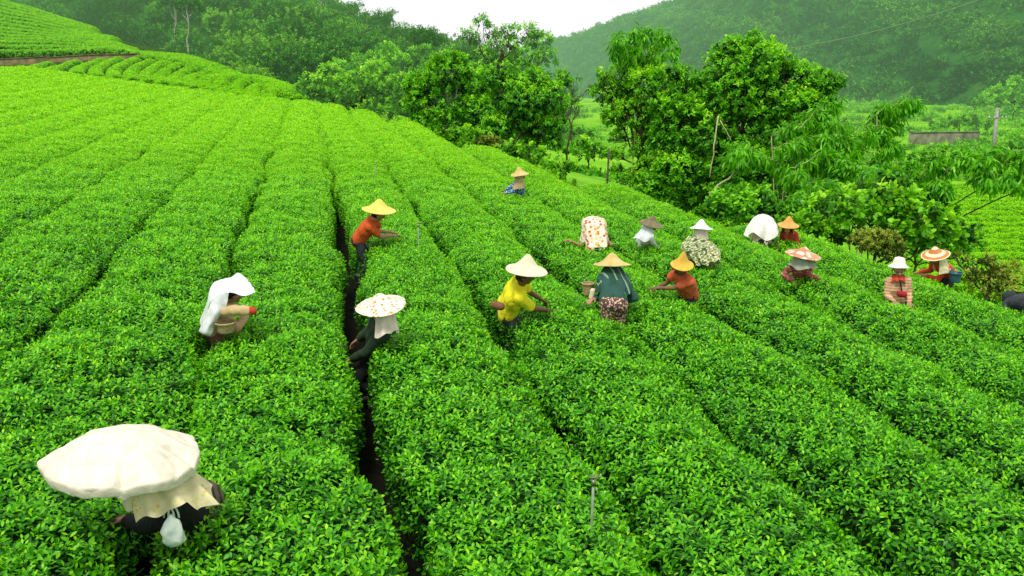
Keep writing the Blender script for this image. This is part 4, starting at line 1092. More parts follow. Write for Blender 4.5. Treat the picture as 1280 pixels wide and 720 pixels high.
def person(label, hip, head, face, dh=0.0, dep=+1, L=0.62, hands=None, sleeve=1.0, shirt=None, trousers=None, skin=None, seed=0, scale=1.0, side=0.0, neck_bend=0.0, feet=0.0, hd=None, hipw=1.0, seat=.125, shirt0=0.0):
    """hip, head: photo pixels turned into places in the field; the torso keeps its real length"""
    r = np.random.default_rng(seed)
    pel = hit(*hip, dh)
    if hd is not None: pel = CAM + _cd(*hip) * hd
    gz = float(ground(pel[0], pel[1]))
    L = L * scale
    D = nrm(_cd(*head)); oc = pel - CAM; b = oc @ D; disc = L * L - (oc @ oc - b * b)
    tt = b + (dep * math.sqrt(disc) if disc > 0 else 0.0)
    hc = CAM + D * tt
    tv = hc - pel; hc = pel + nrm(tv) * L
    th = RAD(face); f = np.array([-math.sin(th), math.cos(th), 0]); s = np.array([math.cos(th), math.sin(th), 0])
    t = nrm(hc - pel)
    s_ = nrm(s - t * (s @ t)); d_ = np.cross(t, s_)                 # s_ right of the body, d_ = front-back axis of the chest
    if d_ @ f < 0 and t[2] > 0.3: d_ = d_
    root = empty('person', (pel[0], pel[1], gz)); tag(root, label, 'person', 'tea pickers at work')
    S = scale
    chest = pel + t * 0.27 * S; shl = pel + t * 0.42 * S; neck = pel + t * 0.47 * S
    g = Geo(); sh = Geo(); tr = Geo()
    def both(p0, r0, p1, r1, extra=None, eg=None):
        cap_(g, p0, r0, p1, r1)
        if eg is not None: cap_(eg, p0, r0 + extra, p1, r1 + extra)
    W = 0.068 * S
    for sg in (-1, 1):
        cap_(g, pel + s_ * W * sg * hipw, .098 * S, pel + t * .14 * S + s_ * W * .85 * sg, .088 * S); cap_(sh, pel + t * shirt0 + s_ * W * sg * hipw, .125 * S, pel + t * .14 * S + s_ * W * .85 * sg, .122 * S)
        both(pel + t * .14 * S + s_ * W * .85 * sg, .088 * S, chest + s_ * W * sg, .102 * S, .028, sh)
        both(chest + s_ * W * sg, .102 * S, shl + s_ * W * 1.5 * sg, .062 * S, .026, sh)
        cap_(tr, pel + s_ * W * sg * hipw, seat * S, pel + t * .07 * S + s_ * W * sg, .108 * S)
    cap_(g, chest, .10 * S, neck, .055 * S); cap_(sh, chest, .112 * S, neck - t * .015, .070 * S)
    hax = nrm(hc - neck + f * 0.02); hc2 = neck + nrm(hc - neck) * 0.155 * S
    cap_(g, neck - t * .02, .053 * S, hc2 - hax * .04, .050 * S)
    # head: cranium, jaw, nose, ears
    hup = nrm(hax * (1 - neck_bend) + UPZ * (0.35 + neck_bend)); hf = nrm(f - hup * (f @ hup)); hs = np.cross(hf, hup)
    cap_(g, hc2 + hup * .025 - hf * .018, .088 * S, hc2 + hup * .02 + hf * .015, .082 * S)
    cap_(g, hc2 - hup * .01 + hf * .03, .068 * S, hc2 - hup * .075 + hf * .052, .036 * S)
    cap_(g, hc2 + hup * .012 + hf * .094, .010, hc2 - hup * .022 + hf * .108, .015)
    for sg in (-1, 1):
        cap_(g, hc2 + hs * .086 * sg + hup * .015, .016, hc2 + hs * .086 * sg - hup * .02, .012)
        cap_(g, hc2 + hs * .035 * sg + hup * .028 + hf * .083, .014, hc2 + hs * .012 * sg + hup * .03 + hf * .09, .010)
    # arms
    if hands is None: hands = ((-.17, .42, -.02), (.17, .42, -.02))
    for sg, hnd in zip((-1, 1), hands):
        sj = shl + s_ * .165 * S * sg
        tgt = pel + s * hnd[0] + f * hnd[1] + UPZ * hnd[2]
        el, wr = ik(sj, tgt, .27 * S, .24 * S, s * sg * 0.22 - UPZ * 0.9 - f * 0.15)
        cap_(g, shl + s_ * W * 1.6 * sg, .056 * S, sj, .052 * S)
        cap_(g, sj, .050 * S, el, .038 * S); cap_(g, el, .038 * S, wr, .025 * S)
        cap_(sh, shl + s_ * W * 1.6 * sg, .074 * S, sj, .070 * S)
        if sleeve >= 1: cap_(sh, sj, .070 * S, el, .056 * S); cap_(sh, el, .056 * S, el + (wr - el) * 0.86, .046 * S)
        else: cap_(sh, sj, .070 * S, sj + (el - sj) * max(sleeve, .3) * 1.3, .066 * S)
        # hand with five fingers
        ad = nrm(wr - el); pdn = nrm(np.array([0, 0, -1.0]) - ad * (-ad[2])); ps = np.cross(ad, pdn)
        for q in (-1, 0, 1): cap_(g, wr + ps * .014 * q, .017, wr + ad * .075 + ps * .021 * q, .014)
        for q, ln in zip((-1.5, -.5, .5, 1.5), (.058, .072, .076, .066)):
            a0 = wr + ad * .082 + ps * .0205 * q; a1 = a0 + nrm(ad + pdn * .35 + ps * .06 * q) * ln * .55; a2 = a1 + nrm(ad * .6 + pdn * .9) * ln * .5
            cap_(g, a0, .0095, a1, .0085, 8, 3); cap_(g, a1, .0085, a2, .007, 8, 3)
        tb = wr + ad * .025 - ps * .026 * sg; t1 = tb + nrm(ad * .7 - ps * sg * .8 + pdn * .3) * .042; t2 = t1 + nrm(ad + pdn * .5) * .03
        cap_(g, tb, .012, t1, .010, 8, 3); cap_(g, t1, .010, t2, .008, 8, 3)
    # legs, feet on the ground
    hgt = pel[2] - gz
    for sg in (-1, 1):
        hj = pel + s * .085 * S * sg - UPZ * .03
        ank = np.array([pel[0], pel[1], gz + .085]) + s * .11 * sg + f * (feet + .05 * sg)
        kn, ank = ik(hj, ank, max(.39 * S, .0), max(.39 * S, hgt * .5 - .02), f + s * sg * .15)
        cap_(g, hj, .082 * S, kn, .055 * S); cap_(g, kn, .055 * S, ank, .036 * S)
        cap_(tr, hj, .100 * S, kn, .074 * S); cap_(tr, kn, .074 * S, ank + UPZ * .06, .060 * S)
        cap_(g, ank, .036, ank + f * .12 - UPZ * .045, .030)
        bt = Geo(); gzf = float(ground(ank[0], ank[1]))
        cap_(bt, ank + UPZ * .16, .062, ank, .056); cap_(bt, ank - f * .03 - UPZ * .03, .05, ank + f * .13 - UPZ * .045, .042)
        link('boot', fuse(bt, .012, 'boot', 3), M_boot, root)
    link('body', fuse(g, .0065, 'body', 4), skin or M_skin, root)
    link('shirt', fuse(sh, .011, 'shirt', 4, .007, seed), shirt, root)
    link('trousers', fuse(tr, .012, 'trousers', 4, .007, seed + 3), trousers or M_trous, root)
    # hair and face
    hg = Geo(); cap_(hg, hc2 + hup * .035 - hf * .030, .090 * S, hc2 - hup * .02 - hf * .045, .070 * S)
    link('hair', fuse(hg, .010, 'hair', 2, .004, seed), M_hair, root)
    for sg in (-1, 1):
        e = Geo(); cap_(e, hc2 + hs * .028 * sg + hup * .010 + hf * .091, .0075, hc2 + hs * .040 * sg + hup * .010 + hf * .087, .0075, 8, 4)
        link('eye', e.mesh('eye'), M_eye, root)
    e = Geo(); cap_(e, hc2 - hs * .016 - hup * .050 + hf * .088, .006, hc2 + hs * .016 - hup * .050 + hf * .088, .006, 8, 4); link('mouth', e.mesh('mouth'), M_lip, root)
    return dict(root=root, pel=pel, hc=hc2, neck=neck, shl=shl, t=t, f=f, s=s, hup=hup, hf=hf, hs=hs, gz=gz, chest=chest, d=float((hc2 - CAM) @ FW))

def hat_on(p, wpx, mat, H=0.15, tilt=(0, 0), seed=0, lift=.075, **kw):
    """tilt: lean (to the right in the photo, towards the camera)"""
    R_ = wpx / 2 * p['d'] / FPX
    ax = nrm(UPZ + p['hup'] * 0.25 + np.array([tilt[0], -tilt[1], 0]))
    return hat_obj(p['root'], p['hc'] + ax * lift, ax, R_, H, mat, seed, **kw)

M_trous = cloth_mat('trousers_dark', (0.035, 0.04, 0.045))
M_straw = straw_mat('straw', (0.66, 0.52, 0.22), (0.42, 0.28, 0.08))
M_strawy = straw_mat('straw_yellow', (0.80, 0.52, 0.08), (0.55, 0.30, 0.04))
M_strawg = straw_mat('straw_grey', (0.24, 0.20, 0.11), (0.10, 0.085, 0.05))
M_strawpale = straw_mat('straw_pale', (0.82, 0.76, 0.56), (0.60, 0.50, 0.30))
M_straworange = straw_mat('straw_orange', (0.80, 0.42, 0.12), (0.55, 0.22, 0.06))
M_polka = straw_mat('polka_cover', (0.86, 0.82, 0.70), (0.74, 0.66, 0.48), ((0.50, 0.27, 0.05), 24, 0.34))
M_polkaw = straw_mat('polka_white', (0.88, 0.85, 0.80), (0.75, 0.68, 0.58), ((0.62, 0.42, 0.30), 22, 0.22))
M_ringhat = straw_mat('ringed_straw', (0.66, 0.24, 0.07), (0.45, 0.14, 0.05), None, (0.85, 0.70, 0.45))
M_white = cloth_mat('white_cloth', (0.82, 0.82, 0.80), trans=0.12)
M_cream = cloth_mat('cream_cloth', (0.80, 0.72, 0.50), trans=0.1)
M_pinkw = cloth_mat('pale_pink_cloth', (0.80, 0.68, 0.58), trans=0.1)
M_beige = cloth_mat('beige_cloth', (0.52, 0.36, 0.19))
# 1 big white sack over the hat, foreground ------------------------------------------------
M_sack = cloth_mat('white_sack', (0.88, 0.81, 0.65), rough=0.5, trans=0.08)
M_black = cloth_mat('black_cloth', (0.010, 0.012, 0.011)); M_greytr = cloth_mat('striped_grey', (0.13, 0.115, 0.07), 'vstripes', (0.04, 0.036, 0.025), None, 130)
_nt = M_sack.node_tree; _p = [n for n in _nt.nodes if n.type == 'BSDF_PRINCIPLED'][0]; _b = [n for n in _nt.nodes if n.type == 'BUMP'][0]
_tc = [n for n in _nt.nodes if n.type == 'TEX_COORD'][0]
_mp = N_(_nt, 'ShaderNodeMapping'); _mp.inputs['Scale'].default_value = (6, 14, 9); _mp.inputs['Rotation'].default_value = (0, 0, .5); _nt.links.new(_tc.outputs['Object'], _mp.inputs['Vector'])
_dn = noise(_nt, _mp.outputs[0], .6, 4, .6, True)
_vo = N_(_nt, 'ShaderNodeTexVoronoi', feature='DISTANCE_TO_EDGE'); _vo.inputs['Scale'].default_value = 1.0
_nt.links.new(mixc(_nt, 0.35, _mp.outputs[0], _dn, 'ADD'), _vo.inputs['Vector'])
_h = math_(_nt, 'MINIMUM', _vo.outputs['Distance'], 0.22)
_nt.links.new(math_(_nt, 'ADD', math_(_nt, 'MULTIPLY', _h, 3.0), noise(_nt, _tc.outputs['Object'], 25, 4)), _b.inputs['Height'])
_b.inputs['Strength'].default_value = 0.25; _b.inputs['Distance'].default_value = 0.02
p = person('person bent under a huge white sack spread over a wide hat, in the foreground', (250, 643), (190, 598), 88, dh=-0.07, dep=-1, hands=((-.02, .56, -.04), (.20, .46, .0)), shirt=M_black, trousers=M_greytr, seed=1, sleeve=1, hipw=1.2, seat=.15, shirt0=.14)
def sack_dome(p):
    r = np.random.default_rng(21); seg, n = 240, 60
    an = np.linspace(0, 2 * math.pi, seg, endpoint=False)
    # outline of the spread sack seen from above: straight stretched hems between pulled corners, pointed at the left
    key = [(8, .425), (40, .415), (78, .375), (112, .385), (146, .435), (182, .515), (214, .425), (248, .385), (282, .375), (318, .415), (345, .435)]
    cor = np.array([(math.cos(RAD(a)) * q, math.sin(RAD(a)) * q) for a, q in key]); cor = np.vstack([cor, cor[:1]])
    R_ = np.zeros(seg)
    for i, a in enumerate(an):
        u = np.array([math.cos(a), math.sin(a)])
        for A, B in zip(cor[:-1], cor[1:]):
            M_ = np.array([u, A - B]).T
            if abs(np.linalg.det(M_)) < 1e-9: continue
            q, v = np.linalg.solve(M_, A)
            if q > 0 and -1e-6 <= v <= 1 + 1e-6: R_[i] = q; break
    R_ = R_ * (1 + 0.012 * (vn2(np.cos(an) * 9, np.sin(an) * 9, 9) - .5))
    R_ = np.convolve(np.concatenate([R_[-2:], R_, R_[:2]]), np.ones(5) / 5, 'valid')
    fa = [RAD(k[0]) for k in key] + list(r.uniform(0, 6.28, 9)); fw = [.05] * len(key) + list(r.uniform(.03, .10, 9)); fh = [.009] * len(key) + list(r.uniform(-.014, .008, 9)); fs = r.uniform(.25, .6, 40)
    V = []
    for i in range(n):
        t = i / (n - 1)
        if t < 0.82: q = t / 0.82; rad = q; z = 0.165 * (1 - q ** 1.75); up = 1
        else: q = (t - 0.82) / 0.18; rad = 1 - 0.07 * q - 0.55 * max(0, q - .45) / .55; z = -0.062 * math.sin(min(q / .5, 1) * math.pi / 2) - 0.012 * q; up = 0
        x = rad * R_ * np.cos(an); y = rad * R_ * np.sin(an) * .93
        zz = np.full(seg, z)
        for a, w_, h, st in zip(fa, fw, fh, fs):
            da = (an - a + math.pi) % (2 * math.pi) - math.pi
            zz = zz + h * np.exp(-(da / w_) ** 2) * max(0, (rad - st)) / (1 - st)
        cr1 = np.abs(vn3(x * 4.5 + 4, y * 12 + x * 3, np.zeros(seg), 5) - 0.5) * 2
        cr3 = np.abs(vn3(x * 9, y * 9, np.full(seg, 4.0), 7) - .5)
        zz = zz - 0.022 * (1 - cr1) ** 6 * rad - 0.016 * cr3 * (.4 + rad) - 0.035 * rad ** 3 * np.exp(-((an - math.pi) / .4) ** 2)
        V.append(np.stack([x, y, zz], -1))
    me = npmesh('hat_sack', np.concatenate(V), [lathe_grid(n, seg)])
    return me
c = CAM + _cd(156, 570) * (p['d'] - 0.02)
me = sack_dome(p); co = np.empty(len(me.vertices) * 3, np.float32); me.vertices.foreach_get('co', co)
co = co.reshape(-1, 3) @ np.array(Matrix.Rotation(RAD(1), 3, 'Y') @ Matrix.Rotation(RAD(7), 3, 'X')).T + c
me.vertices.foreach_set('co', co.ravel().astype(np.float32)); me.update()
link('hat_sack', me, M_sack, p['root'])
M_floralc = cloth_mat('cream_floral', (0.80, 0.72, 0.42), 'dots', (0.75, 0.45, 0.12), (0.55, 0.60, 0.20), 26, trans=0.08, thr=0.3)
drape(p['root'], p['hc'] + [0, 0, .05], p['f'], [(0.06, .13, .13), (0.0, .16, .19), (-.08, .17, .23), (-.14, .18, .26), (-.19, .185, .27)], 70, 290, M_floralc, 'neck_cloth', 8, .055, 3, sag=(0.07, 0, 0))
drape(p['root'], p['hc'] + [0, 0, .03], p['f'], [(0.05, .11, .12), (-.07, .14, .15), (-.16, .15, .16)], -60, 100, M_cream, 'face_cloth', 7, .03, 5)
M_bag = plain_mat('plastic_bag', (0.78, 0.84, 0.76), 0.25, 0.15, 9, 0.5, 0.6, 30, col2=(0.50, 0.62, 0.55), trans=0.35)
def carrier_bag(c, w, h, mat, label):
    g = Geo(); seg, n = 40, 16; an = np.linspace(0, 2 * math.pi, seg, endpoint=False); V = []
    for i in range(n):
        t = i / (n - 1); k = math.sin(min(t * 1.35 + .12, 1) * math.pi / 2) * (1 - max(0, t - .9) * 4)
        x = w / 2 * k * np.cos(an) * (1 + .06 * np.sin(5 * an + 7 * t)); y = w / 3 * k * np.sin(an) * (1 + .1 * np.sin(4 * an + 5 * t))
        V.append(np.stack([x, y, np.full(seg, -t * h)], -1) + 0.012 * (vn3(x * 30, y * 30, np.full(seg, t * 9), 3) - .5)[:, None])
    o = link('plastic_bag', npmesh('plastic_bag', np.concatenate(V) + c, [lathe_grid(n, seg)]), mat)
    tag(o, label, 'bag')
    for sx in (-1, 1):
        hg = Geo(); t = np.linspace(0, math.pi, 9); tube(hg, np.stack([sx * w * .10 + .03 * np.cos(t), 0 * t, .07 * np.sin(t) - .02], -1) + c, .006, 6)
        link('handle', hg.mesh('handle'), mat, o)
    return o
carrier_bag(CAM + _cd(214, 643) * (p['d'] - 0.10), .13, .19, M_bag, 'thin white plastic carrier bag hanging below the big white sack picker')
def basket(name, c, r0, r1, h, mat, label, cat, handle=False, lipmat=None):
    seg = 28; an = np.linspace(0, 2 * math.pi, seg, endpoint=False)
    rows = [(0.001, 0), (r0 * .96, 0), (r0, .01)] + [(r0 + (r1 - r0) * k, h * k) for k in (.2, .4, .6, .8, 1)] + [(r1 * 1.05, h), (r1 * 1.05, h * .95)][:1] + [(r1 * .93, h)] + [(r0 + (r1 - r0) * k - .012, h * k) for k in (.7, .4, .12)] + [(0.001, .02)]
    V = np.concatenate([np.stack([a * np.cos(an), a * np.sin(an), np.full(seg, b)], -1) for a, b in rows]) + np.asarray(c)
    o = link(name, npmesh(name, V, [lathe_grid(len(rows), seg)]), mat); tag(o, label, cat)
    g = Geo(); t = np.linspace(0, 2 * math.pi, 33); tube(g, np.stack([r1 * 1.03 * np.cos(t), r1 * 1.03 * np.sin(t), np.full(33, h)], -1) + np.asarray(c), .012, 6)
    link('rim', g.mesh('rim'), lipmat or mat, o)
    if handle:
        g = Geo(); t = np.linspace(0, math.pi, 13); tube(g, np.stack([r1 * np.cos(t), 0 * t, h + r1 * .9 * np.sin(t)], -1) + np.asarray(c), .009, 6)
        link('handle', g.mesh('handle'), lipmat or mat, o)
    return o
M_darkplastic = plain_mat('dark_plastic', (0.02, 0.022, 0.02), 0.4, 0.2, 20, 0.4)
b = fp(-1.0 * 1.6 + 0.0, uw(p['pel'])[1] - 0.55, -TEA_H + 0.02)
basket('bucket', b, .12, .15, .26, M_darkplastic, 'black bucket standing in the dark lane beside the big white sack picker', 'bucket', True)

# 2 white sheet over head and back ---------------------------------------------------------
M_tanb = plain_mat('basket_tan', (0.45, 0.34, 0.16), 0.8, 0.25, 40, 0.2, 0.5, 80)
M_red = cloth_mat('red_cloth', (0.55, 0.06, 0.03))
p = person('person bending under a white plastic sheet folded over head and back, beige sleeves', (266, 406), (293, 366), -68, dh=.0, dep=-1, hands=((-.16, .34, .10), (.10, .34, .10)), shirt=M_beige, trousers=cloth_mat('brown_trousers', (0.16, 0.09, 0.05)), seed=2, scale=0.92)
def sheet(parent, pts, mat, name, sub=3, seed=0, crease=0.012):
    """cloth sheet through a grid of points"""
    P = np.array(pts, float); a, b_ = P.shape[:2]
    A = np.linspace(0, a - 1, (a - 1) * 10 + 1); B = np.linspace(0, b_ - 1, (b_ - 1) * 10 + 1)
    def cr(P, T):                                               # Catmull-Rom along axis 0
        i = np.minimum(T.astype(int), len(P) - 2); u = (T - i).reshape(-1, *([1] * (P.ndim - 1)))
        Q = np.concatenate([[2 * P[0] - P[1]], P, [2 * P[-1] - P[-2]]])
        p0, p1, p2, p3 = Q[i], Q[i + 1], Q[i + 2], Q[i + 3]
        return .5 * (2 * p1 + (p2 - p0) * u + (2 * p0 - 5 * p1 + 4 * p2 - p3) * u ** 2 + (3 * p1 - p0 - 3 * p2 + p3) * u ** 3)
    G_ = cr(P, A); G_ = np.swapaxes(cr(np.swapaxes(G_, 0, 1), B), 0, 1)
    f = vn3(G_[..., 0] * 14 + seed, G_[..., 1] * 14, G_[..., 2] * 14, seed) - .5
    G_ = G_ + f[..., None] * crease * np.array([.6, -1, .8])
    n1, n2 = G_.shape[:2]; id_ = np.arange(n1 * n2).reshape(n1, n2)
    q = np.stack([id_[:-1, :-1], id_[:-1, 1:], id_[1:, 1:], id_[1:, :-1]], -1).reshape(-1, 4)
    return link(name, npmesh(name, G_.reshape(-1, 3), [q]), mat, parent)
def px_sheet(parent, rows, d0, mat, name, **kw):
    return sheet(parent, [[CAM + _cd(x, y) * (d0 + dz) for x, y, dz in row] for row in rows], mat, name, **kw)
M_sheet = cloth_mat('white_plastic_sheet', (0.84, 0.87, 0.88), 'dots', (0.50, 0.62, 0.66), (0.75, 0.72, 0.55), 22, rough=.5, trans=.12, thr=.16)
d0 = p['d']
px_sheet(p['root'], [[(253, 412, .00), (250, 400, .10), (256, 390, .20)], [(258, 398, -.16), (258, 382, -.06), (264, 362, .12)], [(264, 376, -.22), (264, 358, -.08), (273, 350, .16)],
                     [(286, 366, -.30), (282, 351, -.10), (288, 347, .20)], [(306, 370, -.32), (302, 356, -.10), (298, 341, .22)], [(319, 365, -.22), (317, 360, -.06), (309, 349, .18)]], d0, M_sheet, 'sheet_hood', crease=.02)
px_sheet(p['root'], [[(264, 376, -.22), (276, 366, -.27), (286, 366, -.30)], [(258, 394, -.19), (268, 392, -.27), (282, 386, -.26)], [(249, 412, -.10), (258, 414, -.22), (273, 398, -.18)], [(250, 416, -.04), (263, 419, -.18), (270, 404, -.14)]], d0, M_sheet, 'sheet_tail', crease=.02)
g = Geo(); cap_(g, CAM + _cd(283, 388) * (d0 - .22), .062, CAM + _cd(311, 388) * (d0 - .24), .048); link('oversleeve', fuse(g, .01, 'oversleeve', 3, .008, 4), cloth_mat('sand_cloth', (0.60, 0.44, 0.22)), p['root'])
g = Geo(); cap_(g, CAM + _cd(313, 388) * (d0 - .24), .042, CAM + _cd(317, 389) * (d0 - .24), .036); link('glove', fuse(g, .008, 'glove', 2), M_red, p['root'])
basket('basket', CAM + _cd(282, 408) * (d0 - .16) - [0, 0, .06], .075, .095, .10, M_tanb, 'small tan basket hanging at the front of the white sheet picker', 'basket')

# 3 polka dot hat -------------------------------------------------------------------------
M_dkgreen = cloth_mat('dark_green_cloth', (0.022, 0.045, 0.022))
p = person('person in a broad cream hat with brown dots and a pale neck cloth', (471, 433), (477, 391), 100, dh=-.17, dep=-1, hands=((-.10, .30, -.12), (.2, .30, -.10)), shirt=M_dkgreen, trousers=M_black, seed=3, L=.6)
hat_on(p, 63, M_polka, .13, (-.12, .12), 3, lift=.07)
drape(p['root'], p['hc'] + [0, 0, .04], p['f'], [(0.05, .10, .11), (-.05, .12, .13), (-.15, .15, .15), (-.24, .19, .17)], 60, 300, M_pinkw, 'neck_cloth', 7, .03, 3)
# 4 orange shirt at the top ---------------------------------------------------------------
M_orange = cloth_mat('orange_red_cloth', (0.62, 0.10, 0.02))
p = person('person in an orange shirt and yellow pointed hat, farthest up the left lane', (449, 298), (473, 268), -82, dh=.03, dep=-1, hands=((-.16, .50, .06), (.10, .53, .05)), sleeve=.5, shirt=M_orange, seed=4, scale=0.95)
hat_on(p, 43, straw_mat('straw_gold', (0.84, 0.66, 0.16), (0.72, 0.48, 0.08)), .17, (.0, .05), 4)
# 5 yellow shirt ---------------------------------------------------------------------------
M_yellow = cloth_mat('yellow_cloth', (0.86, 0.78, 0.02))
p = person('person in a bright yellow shirt and pale pointed hat, bending to the right', (634, 386), (657, 345), -80, dh=.0, dep=-1, hands=((-.16, .50, .00), (.12, .50, -.03)), sleeve=.6, shirt=M_yellow, trousers=cloth_mat('grey_green_trousers', (0.06, 0.08, 0.06)), skin=M_skind, seed=5, scale=1.03, hipw=1.2)
hat_on(p, 53, M_strawpale, .19, (.05, .03), 5)
g = Geo(); cap_(g, CAM + _cd(618, 381) * (p['d'] + .02), .05, CAM + _cd(626, 383) * (p['d'] - .08), .05)
tag(link('pouch', fuse(g, .009, 'pouch', 2), plain_mat('brown_leather', (0.20, 0.09, 0.04))), 'brown pouch at the back of the yellow shirt picker', 'pouch')
# 6 green net cape ------------------------------------------------------------------------
M_net = cloth_mat('green_net', (0.035, 0.095, 0.06), 'vstripes', (0.22, 0.38, 0.28), None, 62, thr=.75, trans=.2)
M_flower = cloth_mat('brown_floral', (0.10, 0.06, 0.055), 'dots', (0.75, 0.55, 0.25), (0.62, 0.35, 0.35), 34, thr=.42)
p = person('person seen from behind in a dark green net cape, straw hat and flowered trousers', (767, 381), (765, 338), 4, dh=.08, dep=1, hands=((-.20, .24, .02), (.14, .32, -.05)), shirt0=.08, shirt=cloth_mat('teal_shirt', (0.03, 0.09, 0.07)), trousers=M_flower, seed=6, hipw=1.15, scale=0.90)
hat_on(p, 48, M_straw, .15, (.0, .02), 6)
drape(p['root'], p['hc'] + [0, 0, .07], p['f'], [(0.03, .06, .07), (-.05, .13, .13), (-.13, .19, .16), (-.16, .205, .18), (-.22, .215, .20), (-.31, .23, .22)], 40, 320, M_net, 'net_cape', 13, .022, 7, sag=-p['f'] * .18)
basket('basket', CAM + _cd(735, 361) * (p['d'] + .0) - [0, 0, .08], .055, .075, .15, M_tanb, 'brown woven basket at the left hand of the green net cape picker', 'basket')
g = Geo(); cap_(g, CAM + _cd(741, 364) * (p['d'] - .12), .04, CAM + _cd(739, 372) * (p['d'] - .12), .03); link('glove', fuse(g, .008, 'glove', 2), M_cream, p['root'])
# 7 small, far, blue shirt ------------------------------------------------------------------
M_blue = cloth_mat('blue_floral', (0.06, 0.16, 0.50), 'dots', (0.65, 0.75, 0.85), None, 30, thr=.34)
p = person('farthest person, small, in a blue patterned shirt, beige scarf and straw hat', (650, 243), (650, 224), 95, dh=.0, dep=-1, hands=((-.12, .36, .06), (.14, .36, .06)), shirt=M_blue, seed=7, L=.56, scale=0.85)
hat_on(p, 23, M_straw, .17, (-.08, .0), 7)
drape(p['root'], p['hc'] + [0, 0, .05], p['f'], [(0.05, .10, .11), (-.10, .12, .12), (-.22, .13, .14), (-.30, .13, .17)], -130, 70, M_beige, 'neck_cloth', 6, .02, 9)
# 8 flowered cloth over the head ---------------------------------------------------------------
M_bigfl = cloth_mat('white_floral', (0.84, 0.78, 0.62), 'dots', (0.55, 0.06, 0.05), (0.75, 0.45, 0.05), 17, thr=.43, trans=.08)
p = person('person hidden under a white cloth with red and yellow flowers, orange sleeves', (744, 310), (741, 286), 15, dh=.02, dep=1, hands=((-.34, .24, .08), (.2, .3, -.05)), shirt=M_bigfl, seed=8, L=.58, scale=.85, sleeve=.4)
hh = p['hc']
drape(p['root'], hh + [0, 0, .10], p['f'], [(0.10, .002, .002), (0.085, .11, .11), (.06, .19, .19), (-.02, .215, .22), (-.10, .20, .24), (-.22, .215, .28), (-.33, .20, .30)], 0, 360, M_bigfl, 'head_cloth', 5, .03, 11, sag=-p['f'] * .30 + np.array([-.05, 0, 0]))
# 9 grey brown hat, deep in the tea ----------------------------------------------------------------
p = person('person low in the tea in a grey brown hat with white cloth at the back', (803, 305), (811, 288), -75, dh=-.04, dep=-1, hands=((-.16, .36, -.12), (.14, .36, -.12)), shirt=M_white, seed=9, L=.52, scale=0.82)
hat_on(p, 30, M_strawg, .15, (.12, .12), 9)
drape(p['root'], p['hc'] + [0, 0, .02], p['f'], [(0.05, .10, .11), (-.06, .14, .17), (-.16, .18, .25), (-.2, .18, .28)], 90, 270, cloth_mat('bluish_white', (0.72, 0.78, 0.80)), 'neck_cloth', 6, .03, 12)
# 10 plaid cape ---------------------------------------------------------------------------------
M_plaid = cloth_mat('plaid_cape', (0.16, 0.22, 0.10), 'check', (0.72, 0.70, 0.36), (0.05, 0.09, 0.05), 24, trans=.08)
p = person('person with a spreading green and cream plaid cape below a white dotted hat', (873, 327), (876, 290), 14, dh=.04, dep=1, hands=((-.22, .30, -.04), (.2, .30, -.04)), shirt=cloth_mat('green_cloth', (0.05, 0.22, 0.10)), seed=10, L=.64, scale=0.88)
hat_on(p, 29, M_polkaw, .15, (.02, .04), 10)
drape(p['root'], p['hc'] + [0, 0, .03], p['f'], [(0.06, .105, .12), (-.08, .12, .13), (-.16, .13, .14)], 30, 330, M_pinkw, 'neck_cloth', 6, .02, 14)
drape(p['root'], p['hc'] + [-.12, -.10, -.06], p['f'], [(0.03, .09, .12), (-.02, .17, .20), (-.07, .24, .28), (-.14, .29, .33), (-.24, .25, .35), (-.30, .21, .35)], 70, 290, M_plaid, 'cape', 11, .045, 15, sag=-p['f'] * .36)
basket('basket', CAM + _cd(886, 330) * (p['d'] - .35) - [0, 0, .06], .06, .08, .12, M_tanb, 'small brown basket at the hem of the plaid cape', 'basket')
# 11 orange shirt, yellow hat tipped -----------------------------------------------------------------
M_orange2 = cloth_mat('coral_cloth', (0.66, 0.13, 0.05))
p = person('person in a coral orange shirt and tipped yellow hat with dark arms reaching left', (860, 366), (853, 338), 108, dh=.02, dep=-1, hands=((-.02, .52, .10), (.20, .44, .0)), sleeve=.45, shirt=M_orange2, skin=M_skind, seed=11, L=.56, scale=0.88)
hat_on(p, 29, M_strawy, .20, (.10, .30), 11, lift=.05)
drape(p['root'], p['hc'] + [0, 0, .03], p['f'], [(0.06, .11, .12), (-.08, .13, .13)], 20, 150, cloth_mat('orange_cloth', (0.8, 0.33, 0.03)), 'neck_cloth', 5, .02, 16)
# 12 white sack dome ---------------------------------------------------------------------------------
p = person('person hidden under a plain white sack at the tea edge by the bamboo', (950, 304), (954, 285), -40, dh=-.10, dep=1, hands=((-.15, .32, -.1), (.15, .32, -.1)), shirt=M_cream, seed=12, L=.52, scale=0.80)
drape(p['root'], p['hc'] + [-.03, 0, .10], np.array([1, 0, 0]), [(0.12, .002, .002), (0.105, .09, .10), (.06, .15, .18), (-.03, .19, .23), (-.12, .21, .28), (-.24, .20, .31)], 0, 360, cloth_mat('white_sack_cloth', (0.86, 0.84, 0.76), trans=.08), 'head_sack', 4, .07, 17, sag=(-.08, -.34, 0))
